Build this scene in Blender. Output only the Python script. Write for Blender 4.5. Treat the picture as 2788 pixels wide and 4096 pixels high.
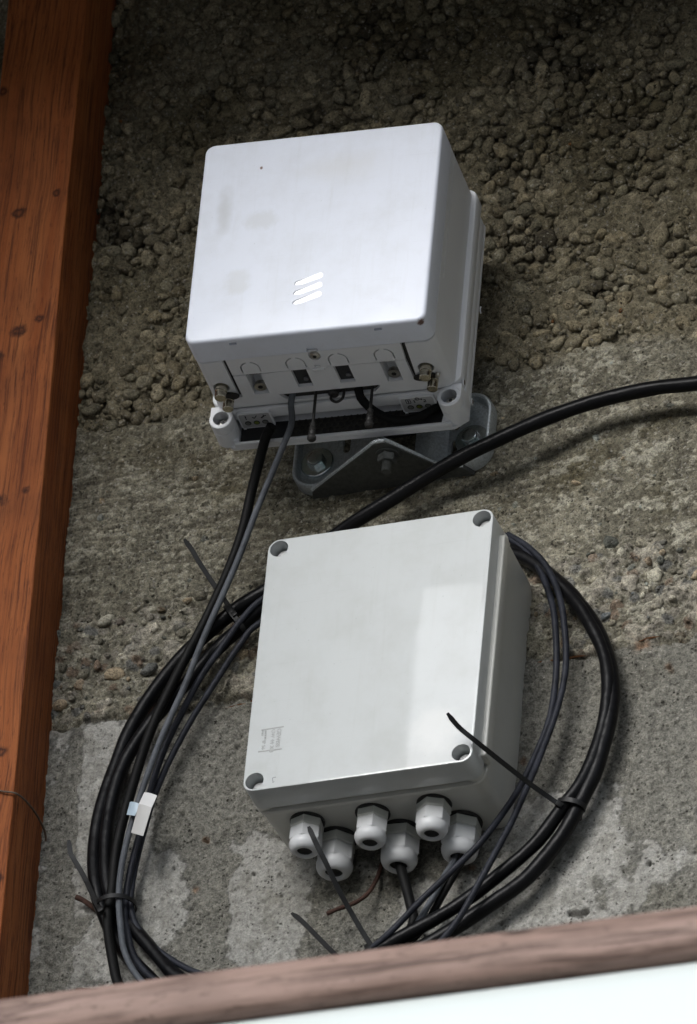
import bpy, bmesh, math, random
import numpy as np
from mathutils import Vector, Matrix

random.seed(7)
rng = np.random.default_rng(7)
scene = bpy.context.scene
for o in list(bpy.data.objects):
    bpy.data.objects.remove(o)
COL = scene.collection

# ------------------------------------------------------------------ camera
# wall face is the plane y = 0 (metres), x to the right, z up; the camera stands below and to the right
FPX, PW, PH = 35168.08, 2788, 4096
CAM = np.array([2.2413, -5.2844, -3.8764])
RIGHT = np.array([0.9347, 0.3460, 0.0816])
DOWN = np.array([-0.1392, 0.5673, -0.8117])
FWD = np.array([-0.3272, 0.7473, 0.5784])
FWD = FWD / np.linalg.norm(FWD)
RIGHT = RIGHT - FWD * (RIGHT @ FWD); RIGHT /= np.linalg.norm(RIGHT)
DOWN = np.cross(FWD, RIGHT)
cd = bpy.data.cameras.new('camera')
cam = bpy.data.objects.new('camera', cd)
COL.objects.link(cam)
m = Matrix.Identity(4)
for i in range(3):
    m[i][0] = RIGHT[i]; m[i][1] = -DOWN[i]; m[i][2] = -FWD[i]; m[i][3] = CAM[i]
cam.matrix_world = m
cd.sensor_fit = 'VERTICAL'
cd.sensor_height = 36.0
cd.sensor_width = 24.0
cd.lens = FPX / PH * 36.0
cd.clip_start = 0.1
cd.clip_end = 600
cd.dof.use_dof = True
cd.dof.focus_distance = 6.98
cd.dof.aperture_fstop = 18.0
scene.camera = cam

# ------------------------------------------------------------------ light
SUN_EL, SUN_AZ = math.radians(18), math.radians(-13)   # azimuth measured from straight out of the wall, minus = from the left
sun_dir = Vector((math.sin(SUN_AZ) * math.cos(SUN_EL), -math.cos(SUN_AZ) * math.cos(SUN_EL), math.sin(SUN_EL)))
world = bpy.data.worlds.new('World')
scene.world = world
world.use_nodes = True
wn = world.node_tree
wn.nodes.clear()
sky = wn.nodes.new('ShaderNodeTexSky')
sky.sky_type = 'NISHITA'
sky.sun_disc = False
sky.sun_elevation = SUN_EL
sky.sun_rotation = math.atan2(sun_dir.x, sun_dir.y)
sky.air_density = 1.0
sky.dust_density = 4.0
sky.ozone_density = 1.0
hs = wn.nodes.new('ShaderNodeHueSaturation')
hs.inputs['Saturation'].default_value = 0.45        # high overcast: a nearly white sky
bg = wn.nodes.new('ShaderNodeBackground')
bg.inputs['Strength'].default_value = 0.145
wo = wn.nodes.new('ShaderNodeOutputWorld')
wn.links.new(sky.outputs[0], hs.inputs['Color'])
tn = wn.nodes.new('ShaderNodeMix'); tn.data_type = 'RGBA'; tn.blend_type = 'MULTIPLY'; tn.inputs[0].default_value = 1.0
tn.inputs[7].default_value = (0.92, 0.99, 1.10, 1)      # cool cloud cover
wn.links.new(hs.outputs[0], tn.inputs[6]); wn.links.new(tn.outputs[2], bg.inputs[0])
wn.links.new(bg.outputs[0], wo.inputs[0])
sd = bpy.data.lights.new('sun', 'SUN')
sd.energy = 1.25
sd.angle = math.radians(34)
sd.color = (1.0, 1.0, 1.0)
sun = bpy.data.objects.new('sun', sd)
COL.objects.link(sun)
sun.rotation_euler = sun_dir.to_track_quat('Z', 'Y').to_euler()
sun.location = (-2, -4, 3)
scene.view_settings.view_transform = 'Standard'
scene.view_settings.look = 'None'
scene.view_settings.gamma = 1.0
scene.view_settings.use_curve_mapping = False
scene.view_settings.exposure = 0.56

# ------------------------------------------------------------------ helpers
def at(px, py, d=0.0):
    """point of the photograph laid on the plane d metres in front of the wall"""
    r = RIGHT * ((px - PW / 2) / FPX) + DOWN * ((py - PH / 2) / FPX) + FWD
    t = (-d - CAM[1]) / r[1]
    return CAM + r * t
def atz(px, py, z):
    r = RIGHT * ((px - PW / 2) / FPX) + DOWN * ((py - PH / 2) / FPX) + FWD
    return CAM + r * ((z - CAM[2]) / r[2])
def to_px(x, y, z):
    dx, dy, dz = x - CAM[0], y - CAM[1], z - CAM[2]
    w = dx * FWD[0] + dy * FWD[1] + dz * FWD[2]
    u = dx * RIGHT[0] + dy * RIGHT[1] + dz * RIGHT[2]
    v = dx * DOWN[0] + dy * DOWN[1] + dz * DOWN[2]
    return PW / 2 + FPX * u / w, PH / 2 + FPX * v / w

def tag(o, label=None, cat=None, group=None, kind=None):
    if label: o['label'] = label
    if cat: o['category'] = cat
    if group: o['group'] = group
    if kind: o['kind'] = kind
    return o
def empty(name, loc=(0, 0, 0), rot=None):
    o = bpy.data.objects.new(name, None)
    o.empty_display_size = 0.02
    COL.objects.link(o)
    o.location = loc
    if rot is not None: o.rotation_euler = rot
    return o
def mesh_obj(name, verts, faces, mat, parent=None, smooth=None):
    me = bpy.data.meshes.new(name)
    me.from_pydata([tuple(v) for v in verts], [], faces)
    me.validate()
    if mat: me.materials.append(mat)
    o = bpy.data.objects.new(name, me)
    COL.objects.link(o)
    if parent: o.parent = parent
    fix(o, smooth)
    return o
def fix(o, smooth=None):
    me = o.data
    bm = bmesh.new(); bm.from_mesh(me)
    bmesh.ops.recalc_face_normals(bm, faces=bm.faces)
    bm.to_mesh(me); bm.free()
    if smooth is not None:
        me.shade_smooth()
        me.set_sharp_from_angle(angle=math.radians(smooth))
def bm_obj(name, bm, mat, parent=None, smooth=35):
    me = bpy.data.meshes.new(name)
    bmesh.ops.recalc_face_normals(bm, faces=bm.faces)
    bm.to_mesh(me); bm.free()
    if mat: me.materials.append(mat)
    o = bpy.data.objects.new(name, me)
    COL.objects.link(o)
    if parent: o.parent = parent
    if smooth is not None:
        me.shade_smooth()
        me.set_sharp_from_angle(angle=math.radians(smooth))
    return o
def rr(w, h, r, seg=8, cx=0, cz=0):
    """rounded rectangle outline, counter-clockwise in x,z"""
    pts = []
    for sx, sz, a0 in ((1, 1, 0), (-1, 1, 90), (-1, -1, 180), (1, -1, 270)):
        for i in range(seg + 1):
            a = math.radians(a0 + 90 * i / seg)
            pts.append((cx + sx * (w / 2 - r) + r * math.cos(a), cz + sz * (h / 2 - r) + r * math.sin(a)))
    return pts
def loft(w, h, r, prof, cx=0, cz=0, seg=8, cap=(True, True), bm=None):
    """rings of a rounded rectangle along y; prof = [(y, inset)]"""
    bm = bm or bmesh.new()
    rings = []
    for y, ins in prof:
        o = rr(w - 2 * ins, h - 2 * ins, max(r - ins, 0.0003), seg, cx, cz)
        rings.append([bm.verts.new((x, y, z)) for x, z in o])
    for a, b in zip(rings, rings[1:]):
        n = len(a)
        for i in range(n):
            bm.faces.new((a[i], a[(i + 1) % n], b[(i + 1) % n], b[i]))
    if cap[0]: bm.faces.new(rings[0])
    if cap[1]: bm.faces.new(rings[-1])
    return bm
def prism(outline, lo, hi, axis='y', bm=None):
    """extrude a 2D outline; axis y: outline (x,z); axis z: outline (x,y)"""
    bm = bm or bmesh.new()
    f = (lambda p, t: (p[0], t, p[1])) if axis == 'y' else ((lambda p, t: (p[0], p[1], t)) if axis == 'z' else (lambda p, t: (t, p[0], p[1])))
    a = [bm.verts.new(f(p, lo)) for p in outline]
    b = [bm.verts.new(f(p, hi)) for p in outline]
    n = len(a)
    for i in range(n):
        bm.faces.new((a[i], a[(i + 1) % n], b[(i + 1) % n], b[i]))
    bm.faces.new(a); bm.faces.new(b)
    return bm
def rect(x0, x1, z0, z1): return [(x0, z0), (x1, z0), (x1, z1), (x0, z1)]
def ngon(cx, cz, r, n, a0=0.0, sx=1, sz=1): return [(cx + sx * r * math.cos(a0 + 2 * math.pi * i / n), cz + sz * r * math.sin(a0 + 2 * math.pi * i / n)) for i in range(n)]
def bbox(x0, x1, y0, y1, z0, z1, bev=0.0, seg=2, bm=None):
    own = bmesh.new()
    prism(rect(x0, x1, z0, z1), y0, y1, 'y', own)
    if bev: bmesh.ops.bevel(own, geom=own.edges[:], offset=bev, segments=seg, profile=0.5, affect='EDGES')
    if bm is None: return own
    me = bpy.data.meshes.new('tmp'); own.to_mesh(me); own.free(); bm.from_mesh(me); bpy.data.meshes.remove(me)
    return bm
def lathe(prof, n=24, axis='z', c=(0, 0, 0), bm=None, cap=True, sides=None):
    """profile [(radius, t)] turned about an axis through c"""
    bm = bm or bmesh.new()
    rings = []
    for r, t in prof:
        ring = []
        for i in range(n):
            a = 2 * math.pi * (i + 0.5) / n
            u, v = r * math.cos(a), r * math.sin(a)
            p = (c[0] + u, c[1] + v, c[2] + t) if axis == 'z' else (c[0] + u, c[1] + t, c[2] + v)
            ring.append(bm.verts.new(p))
        rings.append(ring)
    for a, b in zip(rings, rings[1:]):
        for i in range(n): bm.faces.new((a[i], a[(i + 1) % n], b[(i + 1) % n], b[i]))
    if cap: bm.faces.new(rings[0]); bm.faces.new(rings[-1])
    return bm
def cut(o, cutters, smooth=35):
    """boolean difference, baked into the mesh"""
    for c in cutters:
        md = o.modifiers.new('b', 'BOOLEAN'); md.operation = 'DIFFERENCE'; md.object = c; md.solver = 'EXACT'
    bpy.context.view_layer.update()
    dg = bpy.context.evaluated_depsgraph_get()
    me = bpy.data.meshes.new_from_object(o.evaluated_get(dg))
    old = o.data; o.modifiers.clear(); o.data = me; me.name = o.name
    bpy.data.meshes.remove(old)
    for c in cutters: bpy.data.objects.remove(c)
    me.shade_smooth(); me.set_sharp_from_angle(angle=math.radians(smooth))
def catmull(P, step):
    P = [np.array(p, float) for p in P]
    P = [2 * P[0] - P[1]] + P + [2 * P[-1] - P[-2]]
    out = []
    for i in range(1, len(P) - 2):
        p0, p1, p2, p3 = P[i - 1:i + 3]
        n = max(2, int(np.linalg.norm(p2 - p1) / step))
        for k in range(n):
            t = k / n
            out.append(0.5 * ((2 * p1) + (-p0 + p2) * t + (2 * p0 - 5 * p1 + 4 * p2 - p3) * t * t + (-p0 + 3 * p1 - 3 * p2 + p3) * t ** 3))
    out.append(P[-2])
    return np.array(out)
def sweep(path, section, bm=None, scale=None, up=(0, -1, 0), cap=True):
    """section = list of (u,v); u along side, v along up-ish"""
    bm = bm or bmesh.new()
    path = np.asarray(path, float)
    T = np.gradient(path, axis=0); T /= np.linalg.norm(T, axis=1)[:, None] + 1e-12
    n0 = np.array(up, float); n0 -= T[0] * (n0 @ T[0]); n0 /= np.linalg.norm(n0)
    rings = []
    for i, p in enumerate(path):
        n0 = n0 - T[i] * (n0 @ T[i]); n0 /= np.linalg.norm(n0) + 1e-12
        s = np.cross(T[i], n0)
        k = 1.0 if scale is None else scale[i]
        rings.append([bm.verts.new(tuple(p + (s * u + n0 * v) * k)) for u, v in section])
    n = len(section)
    for a, b in zip(rings, rings[1:]):
        for i in range(n): bm.faces.new((a[i], a[(i + 1) % n], b[(i + 1) % n], b[i]))
    if cap: bm.faces.new(rings[0]); bm.faces.new(rings[-1])
    return bm
def circ(r, n=14): return [(r * math.cos(2 * math.pi * i / n), r * math.sin(2 * math.pi * i / n)) for i in range(n)]

# ------------------------------------------------------------------ noise (numpy)
TB = rng.random((256, 256)); TBX = rng.random((256, 256)); TBY = rng.random((256, 256)); TBI = rng.random((256, 256))
def vnoise(x, y, s=0):
    x = x + s * 17.31; y = y + s * 9.77
    xi = np.floor(x).astype(np.int64); yi = np.floor(y).astype(np.int64)
    fx = x - xi; fy = y - yi
    fx = fx * fx * fx * (fx * (fx * 6 - 15) + 10); fy = fy * fy * fy * (fy * (fy * 6 - 15) + 10)
    a = TB[xi & 255, yi & 255]; b = TB[(xi + 1) & 255, yi & 255]
    c = TB[xi & 255, (yi + 1) & 255]; d = TB[(xi + 1) & 255, (yi + 1) & 255]
    return (a + (b - a) * fx) * (1 - fy) + (c + (d - c) * fx) * fy
def fbm(x, y, size, octs=4, s=0, gain=0.5):
    """about -1..1, largest feature 'size' metres"""
    x = x / size; y = y / size
    v = 0; a = 1.0; t = 0
    for i in range(octs):
        xr = x * 0.8 - y * 0.6; yr = x * 0.6 + y * 0.8
        v = v + a * (vnoise(xr, yr, s + i * 3.1) * 2 - 1); t += a
        a *= gain; x = xr * 2.03; y = yr * 2.03
    return v / t * 1.5
def worley(x, y, size, s=0):
    x = x / size + s * 31.7; y = y / size + s * 12.3
    xi = np.floor(x).astype(np.int64); yi = np.floor(y).astype(np.int64)
    f1 = np.full(x.shape, 9.0); f2 = np.full(x.shape, 9.0); cid = np.zeros(x.shape)
    for dx in (-1, 0, 1):
        for dy in (-1, 0, 1):
            cx = (xi + dx) & 255; cy = (yi + dy) & 255
            d = np.hypot(xi + dx + TBX[cx, cy] - x, yi + dy + TBY[cx, cy] - y)
            nb = d < f1
            f2 = np.where(nb, f1, np.minimum(f2, d))
            cid = np.where(nb, TBI[cx, cy], cid); f1 = np.where(nb, d, f1)
    return f1, f2, cid
def ss(a, b, v):
    t = np.clip((v - a) / (b - a), 0, 1)
    return t * t * (3 - 2 * t)
def mixc(c, col, m): return c + (np.array(col) - c) * m[..., None]

# ------------------------------------------------------------------ materials
def new_mat(name):
    m = bpy.data.materials.new(name); m.use_nodes = True
    nt = m.node_tree; b = nt.nodes['Principled BSDF']
    return m, nt, b
def nd(nt, t, **k):
    n = nt.nodes.new(t)
    for a, v in k.items():
        if a in n.inputs: n.inputs[a].default_value = v
        else: setattr(n, a, v)
    return n
def noise(nt, co, scale, detail=4, rough=0.6, dist=0.0):
    n = nd(nt, 'ShaderNodeTexNoise'); n.inputs['Scale'].default_value = scale; n.inputs['Detail'].default_value = detail
    n.inputs['Roughness'].default_value = rough; n.inputs['Distortion'].default_value = dist
    nt.links.new(co, n.inputs['Vector']); return n.outputs['Fac']
def ramp(nt, fac, stops):
    n = nt.nodes.new('ShaderNodeValToRGB'); e = n.color_ramp.elements
    e[0].position, e[0].color = stops[0][0], (*stops[0][1], 1) if len(stops[0][1]) == 3 else stops[0][1]
    e[1].position, e[1].color = stops[-1][0], (*stops[-1][1], 1)
    for p, c in stops[1:-1]:
        x = e.new(p); x.color = (*c, 1)
    nt.links.new(fac, n.inputs[0]); return n.outputs[0]
def mul(nt, a, b, op='MULTIPLY'):
    n = nt.nodes.new('ShaderNodeMath'); n.operation = op
    for i, v in enumerate((a, b)):
        if isinstance(v, (int, float)): n.inputs[i].default_value = v
        else: nt.links.new(v, n.inputs[i])
    return n.outputs[0]
def mixrgb(nt, a, b, fac, mode='MIX'):
    n = nt.nodes.new('ShaderNodeMix'); n.data_type = 'RGBA'; n.blend_type = mode
    for s, v in ((n.inputs[0], fac), (n.inputs[6], a), (n.inputs[7], b)):
        if isinstance(v, (int, float)): s.default_value = v
        elif isinstance(v, tuple): s.default_value = (*v, 1)
        else: nt.links.new(v, s)
    return n.outputs[2]
def bump(nt, b, height, dist, strength=1.0, prev=None):
    n = nt.nodes.new('ShaderNodeBump'); n.inputs['Distance'].default_value = dist; n.inputs['Strength'].default_value = strength
    nt.links.new(height, n.inputs['Height'])
    if prev: nt.links.new(prev, n.inputs['Normal'])
    nt.links.new(n.outputs[0], b.inputs['Normal']); return n.outputs[0]
def objco(nt): return nt.nodes.new('ShaderNodeTexCoord').outputs['Object']
def geoco(nt): return nt.nodes.new('ShaderNodeNewGeometry').outputs['Position']
def stretch(nt, co, s):
    n = nt.nodes.new('ShaderNodeMapping'); n.inputs['Scale'].default_value = s
    nt.links.new(co, n.inputs[0]); return n.outputs[0]

def concrete(name, source):
    """source: 'attr' vertex colour, 'object' object colour"""
    m, nt, b = new_mat(name)
    co = geoco(nt)
    if source == 'attr':
        c = nd(nt, 'ShaderNodeAttribute'); c.attribute_name = 'albedo'; al = c.outputs['Alpha']; c = c.outputs['Color']
    else:
        c = nt.nodes.new('ShaderNodeObjectInfo'); al = c.outputs['Alpha']; c = c.outputs['Color']
    fine = noise(nt, co, 620, 4, 0.75)
    med = noise(nt, co, 190, 4, 0.65)
    v = ramp(nt, fine, [(0.30, (0.24, 0.23, 0.22)), (0.46, (0.95, 0.95, 0.95)), (0.70, (1.6, 1.58, 1.54))])
    v2 = ramp(nt, med, [(0.32, (0.52, 0.51, 0.50)), (0.5, (1, 1, 1)), (0.7, (1.38, 1.37, 1.34))])
    vo = nt.nodes.new('ShaderNodeTexVoronoi'); vo.inputs['Scale'].default_value = 330; vo.inputs['Randomness'].default_value = 1.0
    wv = nt.nodes.new('ShaderNodeVectorMath'); wv.operation = 'ADD'; nn_ = nt.nodes.new('ShaderNodeTexNoise'); nn_.inputs['Scale'].default_value = 500
    sv = nt.nodes.new('ShaderNodeVectorMath'); sv.operation = 'SCALE'; sv.inputs['Scale'].default_value = 0.004
    nt.links.new(co, nn_.inputs['Vector']); nt.links.new(nn_.outputs['Color'], sv.inputs[0]); nt.links.new(co, wv.inputs[0]); nt.links.new(sv.outputs[0], wv.inputs[1]); nt.links.new(wv.outputs[0], vo.inputs['Vector'])
    sp = nt.nodes.new('ShaderNodeSeparateColor'); nt.links.new(vo.outputs['Color'], sp.inputs[0])
    core = ramp(nt, vo.outputs['Distance'], [(0.28, (1, 1, 1)), (0.42, (0, 0, 0))])
    gate = noise(nt, co, 45, 3, 0.6)
    pit = mul(nt, mul(nt, core, ramp(nt, sp.outputs[0], [(0.70, (0, 0, 0)), (0.74, (1, 1, 1))])), ramp(nt, gate, [(0.40, (0.25, 0.25, 0.25)), (0.6, (1, 1, 1))]))
    grain = mul(nt, core, ramp(nt, sp.outputs[1], [(0.74, (0, 0, 0)), (0.80, (1, 1, 1))]))
    c = mixrgb(nt, c, (0.018, 0.016, 0.013), mul(nt, pit, 0.8))
    c = mixrgb(nt, c, (0.40, 0.385, 0.35), mul(nt, mul(nt, grain, 0.42), al))
    c = mixrgb(nt, c, v, al, 'MULTIPLY'); c = mixrgb(nt, c, v2, al, 'MULTIPLY')
    nt.links.new(c, b.inputs['Base Color'])
    b.inputs['Roughness'].default_value = 0.93
    b.inputs['Specular IOR Level'].default_value = 0.15
    h = mul(nt, mul(nt, mul(nt, mul(nt, fine, 0.45), med, 'ADD'), mul(nt, pit, 0.35), 'SUBTRACT'), al)
    bump(nt, b, h, 0.0034, 1.0)
    return m
M_WALL = concrete('concrete', 'attr')
M_PEB = concrete('pebble_stone', 'object')

def plastic(name, col, rough=0.4, grime=0.12, coat=0.0, bumpd=0.0, spots=None):
    m, nt, b = new_mat(name)
    co = objco(nt)
    g = noise(nt, co, 28, 5, 0.65)
    st = noise(nt, stretch(nt, co, (140, 140, 9)), 1.0, 4, 0.7)
    f = ramp(nt, g, [(0.45, (0, 0, 0)), (0.8, (1, 1, 1))])
    f2 = ramp(nt, st, [(0.55, (0, 0, 0)), (0.85, (1, 1, 1))])
    dirt = tuple(x * y for x, y in zip(col, (0.74, 0.72, 0.66)))
    c = mixrgb(nt, col, dirt, mul(nt, f, grime * 3))
    c = mixrgb(nt, c, dirt, mul(nt, f2, grime * 2))
    sp = noise(nt, co, 420, 2, 0.5)
    f3 = ramp(nt, sp, [(0.735, (0, 0, 0)), (0.76, (1, 1, 1))])
    c = mixrgb(nt, c, tuple(x * 0.45 for x in col), mul(nt, f3, grime * 3))
    if grime > 0.1:
        for ang_, amt_ in ((0.7, 0.30), (-0.25, 0.22), (1.25, 0.2)):
            rt = nt.nodes.new('ShaderNodeMapping'); rt.inputs['Rotation'].default_value = (0, ang_, 0); rt.inputs['Scale'].default_value = (14, 1, 1300)
            nt.links.new(co, rt.inputs[0])
            sc_l = ramp(nt, noise(nt, rt.outputs[0], 1.0, 1, 0.4), [(0.745, (0, 0, 0)), (0.765, (1, 1, 1))])
            c = mixrgb(nt, c, tuple(x * 0.72 for x in col), mul(nt, sc_l, amt_))
    if spots:
        for (cx, cy, cz, rx, ry, rz, scol, amt, edge) in spots:
            mp = nt.nodes.new('ShaderNodeMapping'); mp.vector_type = 'POINT'
            mp.inputs['Location'].default_value = (-cx / rx, -cy / ry, -cz / rz); mp.inputs['Scale'].default_value = (1 / rx, 1 / ry, 1 / rz)
            nt.links.new(co, mp.inputs[0])
            ln = nt.nodes.new('ShaderNodeVectorMath'); ln.operation = 'LENGTH'; nt.links.new(mp.outputs[0], ln.inputs[0])
            wob = mul(nt, mul(nt, noise(nt, co, 2.2 / max(rx, rz) , 3, 0.6), -0.5, 'ADD'), 0.9)
            dd = mul(nt, ln.outputs['Value'], wob, 'ADD')
            fm = nt.nodes.new('ShaderNodeMapRange'); fm.interpolation_type = 'SMOOTHSTEP'
            fm.inputs['From Min'].default_value = 1.0; fm.inputs['From Max'].default_value = 1.0 - edge
            nt.links.new(dd, fm.inputs['Value'])
            c = mixrgb(nt, c, scol, mul(nt, fm.outputs[0], amt))
    nt.links.new(c, b.inputs['Base Color'])
    r = nt.nodes.new('ShaderNodeMapRange'); r.inputs['To Min'].default_value = rough * 0.85; r.inputs['To Max'].default_value = rough * 1.25
    nt.links.new(g, r.inputs['Value']); nt.links.new(r.outputs[0], b.inputs['Roughness'])
    b.inputs['Coat Weight'].default_value = coat; b.inputs['Coat Roughness'].default_value = 0.03
    if bumpd: bump(nt, b, noise(nt, co, 1500, 2, 0.5), bumpd, 0.6)
    if coat:
        w_ = noise(nt, co, 14, 3, 0.5)
        bn = nt.nodes.new('ShaderNodeBump'); bn.inputs['Distance'].default_value = 0.0006; bn.inputs['Strength'].default_value = 0.25
        nt.links.new(w_, bn.inputs['Height']); nt.links.new(bn.outputs[0], b.inputs['Coat Normal'])
        cr = nt.nodes.new('ShaderNodeMapRange'); cr.inputs['To Min'].default_value = 0.0; cr.inputs['To Max'].default_value = 0.05
        nt.links.new(noise(nt, co, 34, 5, 0.7), cr.inputs['Value']); nt.links.new(cr.outputs[0], b.inputs['Coat Roughness'])
        cw = nt.nodes.new('ShaderNodeMapRange'); cw.inputs['From Min'].default_value = 0.3; cw.inputs['From Max'].default_value = 0.7
        cw.inputs['To Min'].default_value = coat * 0.6; cw.inputs['To Max'].default_value = coat
        nt.links.new(noise(nt, co, 22, 5, 0.65), cw.inputs['Value']); nt.links.new(cw.outputs[0], b.inputs['Coat Weight'])
    return m
RD, BW = (0.40, 0.34, 0.27), (0.10, 0.035, 0.015)
M_RADIO = plastic('radio_plastic', (0.735, 0.775, 0.865), 0.42, 0.11, spots=[
    (-0.046, 0, 0.017, 0.019, 9, 0.012, (0.60, 0.62, 0.645), 0.5, 0.6), (-0.060, 0, -0.043, 0.014, 9, 0.017, (0.60, 0.62, 0.64), 0.5, 0.6),
    (-0.078, 0, 0.030, 0.010, 9, 0.035, (0.46, 0.47, 0.47), 0.5, 0.95), (-0.050, 0, 0.070, 0.0016, 0.01, 0.0018, BW, 0.9, 0.5),
    (0.095, 0.0045, -0.098, 0.0042, 0.0045, 0.0040, BW, 0.95, 0.6), (0.02, 0, 0.062, 0.05, 9, 0.022, (0.62, 0.62, 0.60), 0.35, 0.9),
    (0.035, 0, 0.099, 0.05, 0.004, 0.0022, (0.2, 0.17, 0.13), 0.5, 0.9)])
M_RBODY = plastic('radio_body_plastic', (0.73, 0.745, 0.77), 0.5, 0.04)
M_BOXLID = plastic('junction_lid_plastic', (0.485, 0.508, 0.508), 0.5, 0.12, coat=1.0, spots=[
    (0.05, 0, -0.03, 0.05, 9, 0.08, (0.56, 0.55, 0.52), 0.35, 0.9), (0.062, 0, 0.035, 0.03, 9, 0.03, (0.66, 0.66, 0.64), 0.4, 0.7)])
M_BOX = plastic('junction_box_plastic', (0.52, 0.52, 0.485), 0.35, 0.09, spots=[(0.073, -0.026, -0.12, 0.0035, 0.0025, 0.004, BW, 0.9, 0.6)])
M_NYLON = plastic('gland_nylon', (0.60, 0.61, 0.62), 0.36, 0.05)
M_NYLON2 = plastic('gland_nut_nylon', (0.52, 0.53, 0.50), 0.4, 0.06)
M_LABELP = plastic('panel_grey_plastic', (0.42, 0.425, 0.43), 0.45, 0.03)
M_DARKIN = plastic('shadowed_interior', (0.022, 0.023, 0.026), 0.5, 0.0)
M_BTN = plastic('dark_button_plastic', (0.11, 0.112, 0.12), 0.4, 0.0)
M_RUBBER = plastic('black_rubber', (0.016, 0.015, 0.014), 0.55, 0.0)
M_SCREWP = plastic('screw_plastic', (0.58, 0.58, 0.58), 0.3, 0.03)

def cable_mat(name, a, bcol, rough, spec=0.5, dust=0.5):
    m, nt, b = new_mat(name)
    co = geoco(nt)
    n1 = noise(nt, co, 60, 5, 0.7)
    n2 = noise(nt, co, 600, 3, 0.6)
    f = ramp(nt, n1, [(0.35, (0, 0, 0)), (0.7, (1, 1, 1))])
    c = mixrgb(nt, a, bcol, mul(nt, f, dust))
    c = mixrgb(nt, c, bcol, mul(nt, ramp(nt, n2, [(0.6, (0, 0, 0)), (0.75, (1, 1, 1))]), dust * 0.5))
    nt.links.new(c, b.inputs['Base Color'])
    r = nt.nodes.new('ShaderNodeMapRange'); r.inputs['To Min'].default_value = rough * 0.8; r.inputs['To Max'].default_value = rough * 1.3
    nt.links.new(n1, r.inputs['Value']); nt.links.new(r.outputs[0], b.inputs['Roughness'])
    b.inputs['Specular IOR Level'].default_value = spec
    bump(nt, b, noise(nt, co, 90, 3, 0.5), 0.0015, 0.5)
    return m
M_CBLK = cable_mat('black_cable_sheath', (0.004, 0.004, 0.0045), (0.008, 0.008, 0.009), 0.33, 0.13)
M_CMAT = cable_mat('matt_black_cable_sheath', (0.005, 0.005, 0.005), (0.011, 0.011, 0.0105), 0.5, 0.12)
M_CGRY = cable_mat('faded_cable_sheath', (0.048, 0.054, 0.063), (0.15, 0.163, 0.182), 0.6, 0.4, 0.55)
M_CTHN = cable_mat('weathered_thin_cable_sheath', (0.009, 0.010, 0.014), (0.055, 0.06, 0.078), 0.5, 0.18, 0.5)
M_TIE = cable_mat('cable_tie_nylon', (0.006, 0.006, 0.006), (0.012, 0.012, 0.012), 0.45, 0.3)

def metal(name, col, rough, metallic=1.0, sc=300, bd=0.0004, tint=None):
    m, nt, b = new_mat(name)
    co = geoco(nt)
    n = noise(nt, co, sc, 4, 0.7)
    c = mixrgb(nt, tuple(x * 0.65 for x in col), col, ramp(nt, n, [(0.3, (0, 0, 0)), (0.6, (1, 1, 1))]))
    if tint: c = mixrgb(nt, c, tint, mul(nt, ramp(nt, noise(nt, co, 90, 2, 0.5), [(0.45, (0, 0, 0)), (0.6, (1, 1, 1))]), 0.5))
    nt.links.new(c, b.inputs['Base Color'])
    b.inputs['Metallic'].default_value = metallic; b.inputs['Roughness'].default_value = rough
    if bd: bump(nt, b, n, bd, 0.8)
    return m
M_GALV = metal('galvanised_steel', (0.62, 0.67, 0.70), 0.36, 0.65, 520, 0.0009)
M_ZINC = metal('zinc_bolt_steel', (0.62, 0.65, 0.65), 0.24, 0.95, 300, 0.0002, tint=(0.45, 0.60, 0.60))
M_GALV_SHADE = metal('shaded_galvanised_steel', (0.11, 0.115, 0.11), 0.5, 0.6, 200, 0.0004)  # darker galvanised copy, the underside's shade put into its colour
M_NICK = metal('nickel_brass', (0.60, 0.56, 0.46), 0.24, 1.0, 200, 0.0)
M_STEEL = metal('stainless_screw', (0.62, 0.60, 0.55), 0.28, 1.0, 200, 0.0)
M_RUST = metal('rusted_steel', (0.065, 0.030, 0.020), 0.85, 0.2, 350, 0.0012)
M_WIRE = metal('binding_wire', (0.16, 0.12, 0.09), 0.6, 0.5, 300, 0.0)

def flat(name, col, rough=0.5, em=None):
    m, nt, b = new_mat(name)
    b.inputs['Base Color'].default_value = (*col, 1); b.inputs['Roughness'].default_value = rough
    if em:
        b.inputs['Emission Color'].default_value = (*em[:3], 1); b.inputs['Emission Strength'].default_value = em[3]
    return m
M_INK = flat('black_print', (0.012, 0.012, 0.013), 0.6)
M_EMB = flat('embossed_grey_print', (0.36, 0.37, 0.365), 0.5)
M_LEDOFF = flat('led_off', (0.16, 0.165, 0.15), 0.3)
M_LEDON = flat('led_green', (0.16, 0.20, 0.03), 0.3)
M_EMBLEM_GLINT = flat('emblem_glint_white', (0.93, 0.94, 0.96), 0.12)  # whiter than the cover: the emblem's sky reflection painted in

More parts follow.
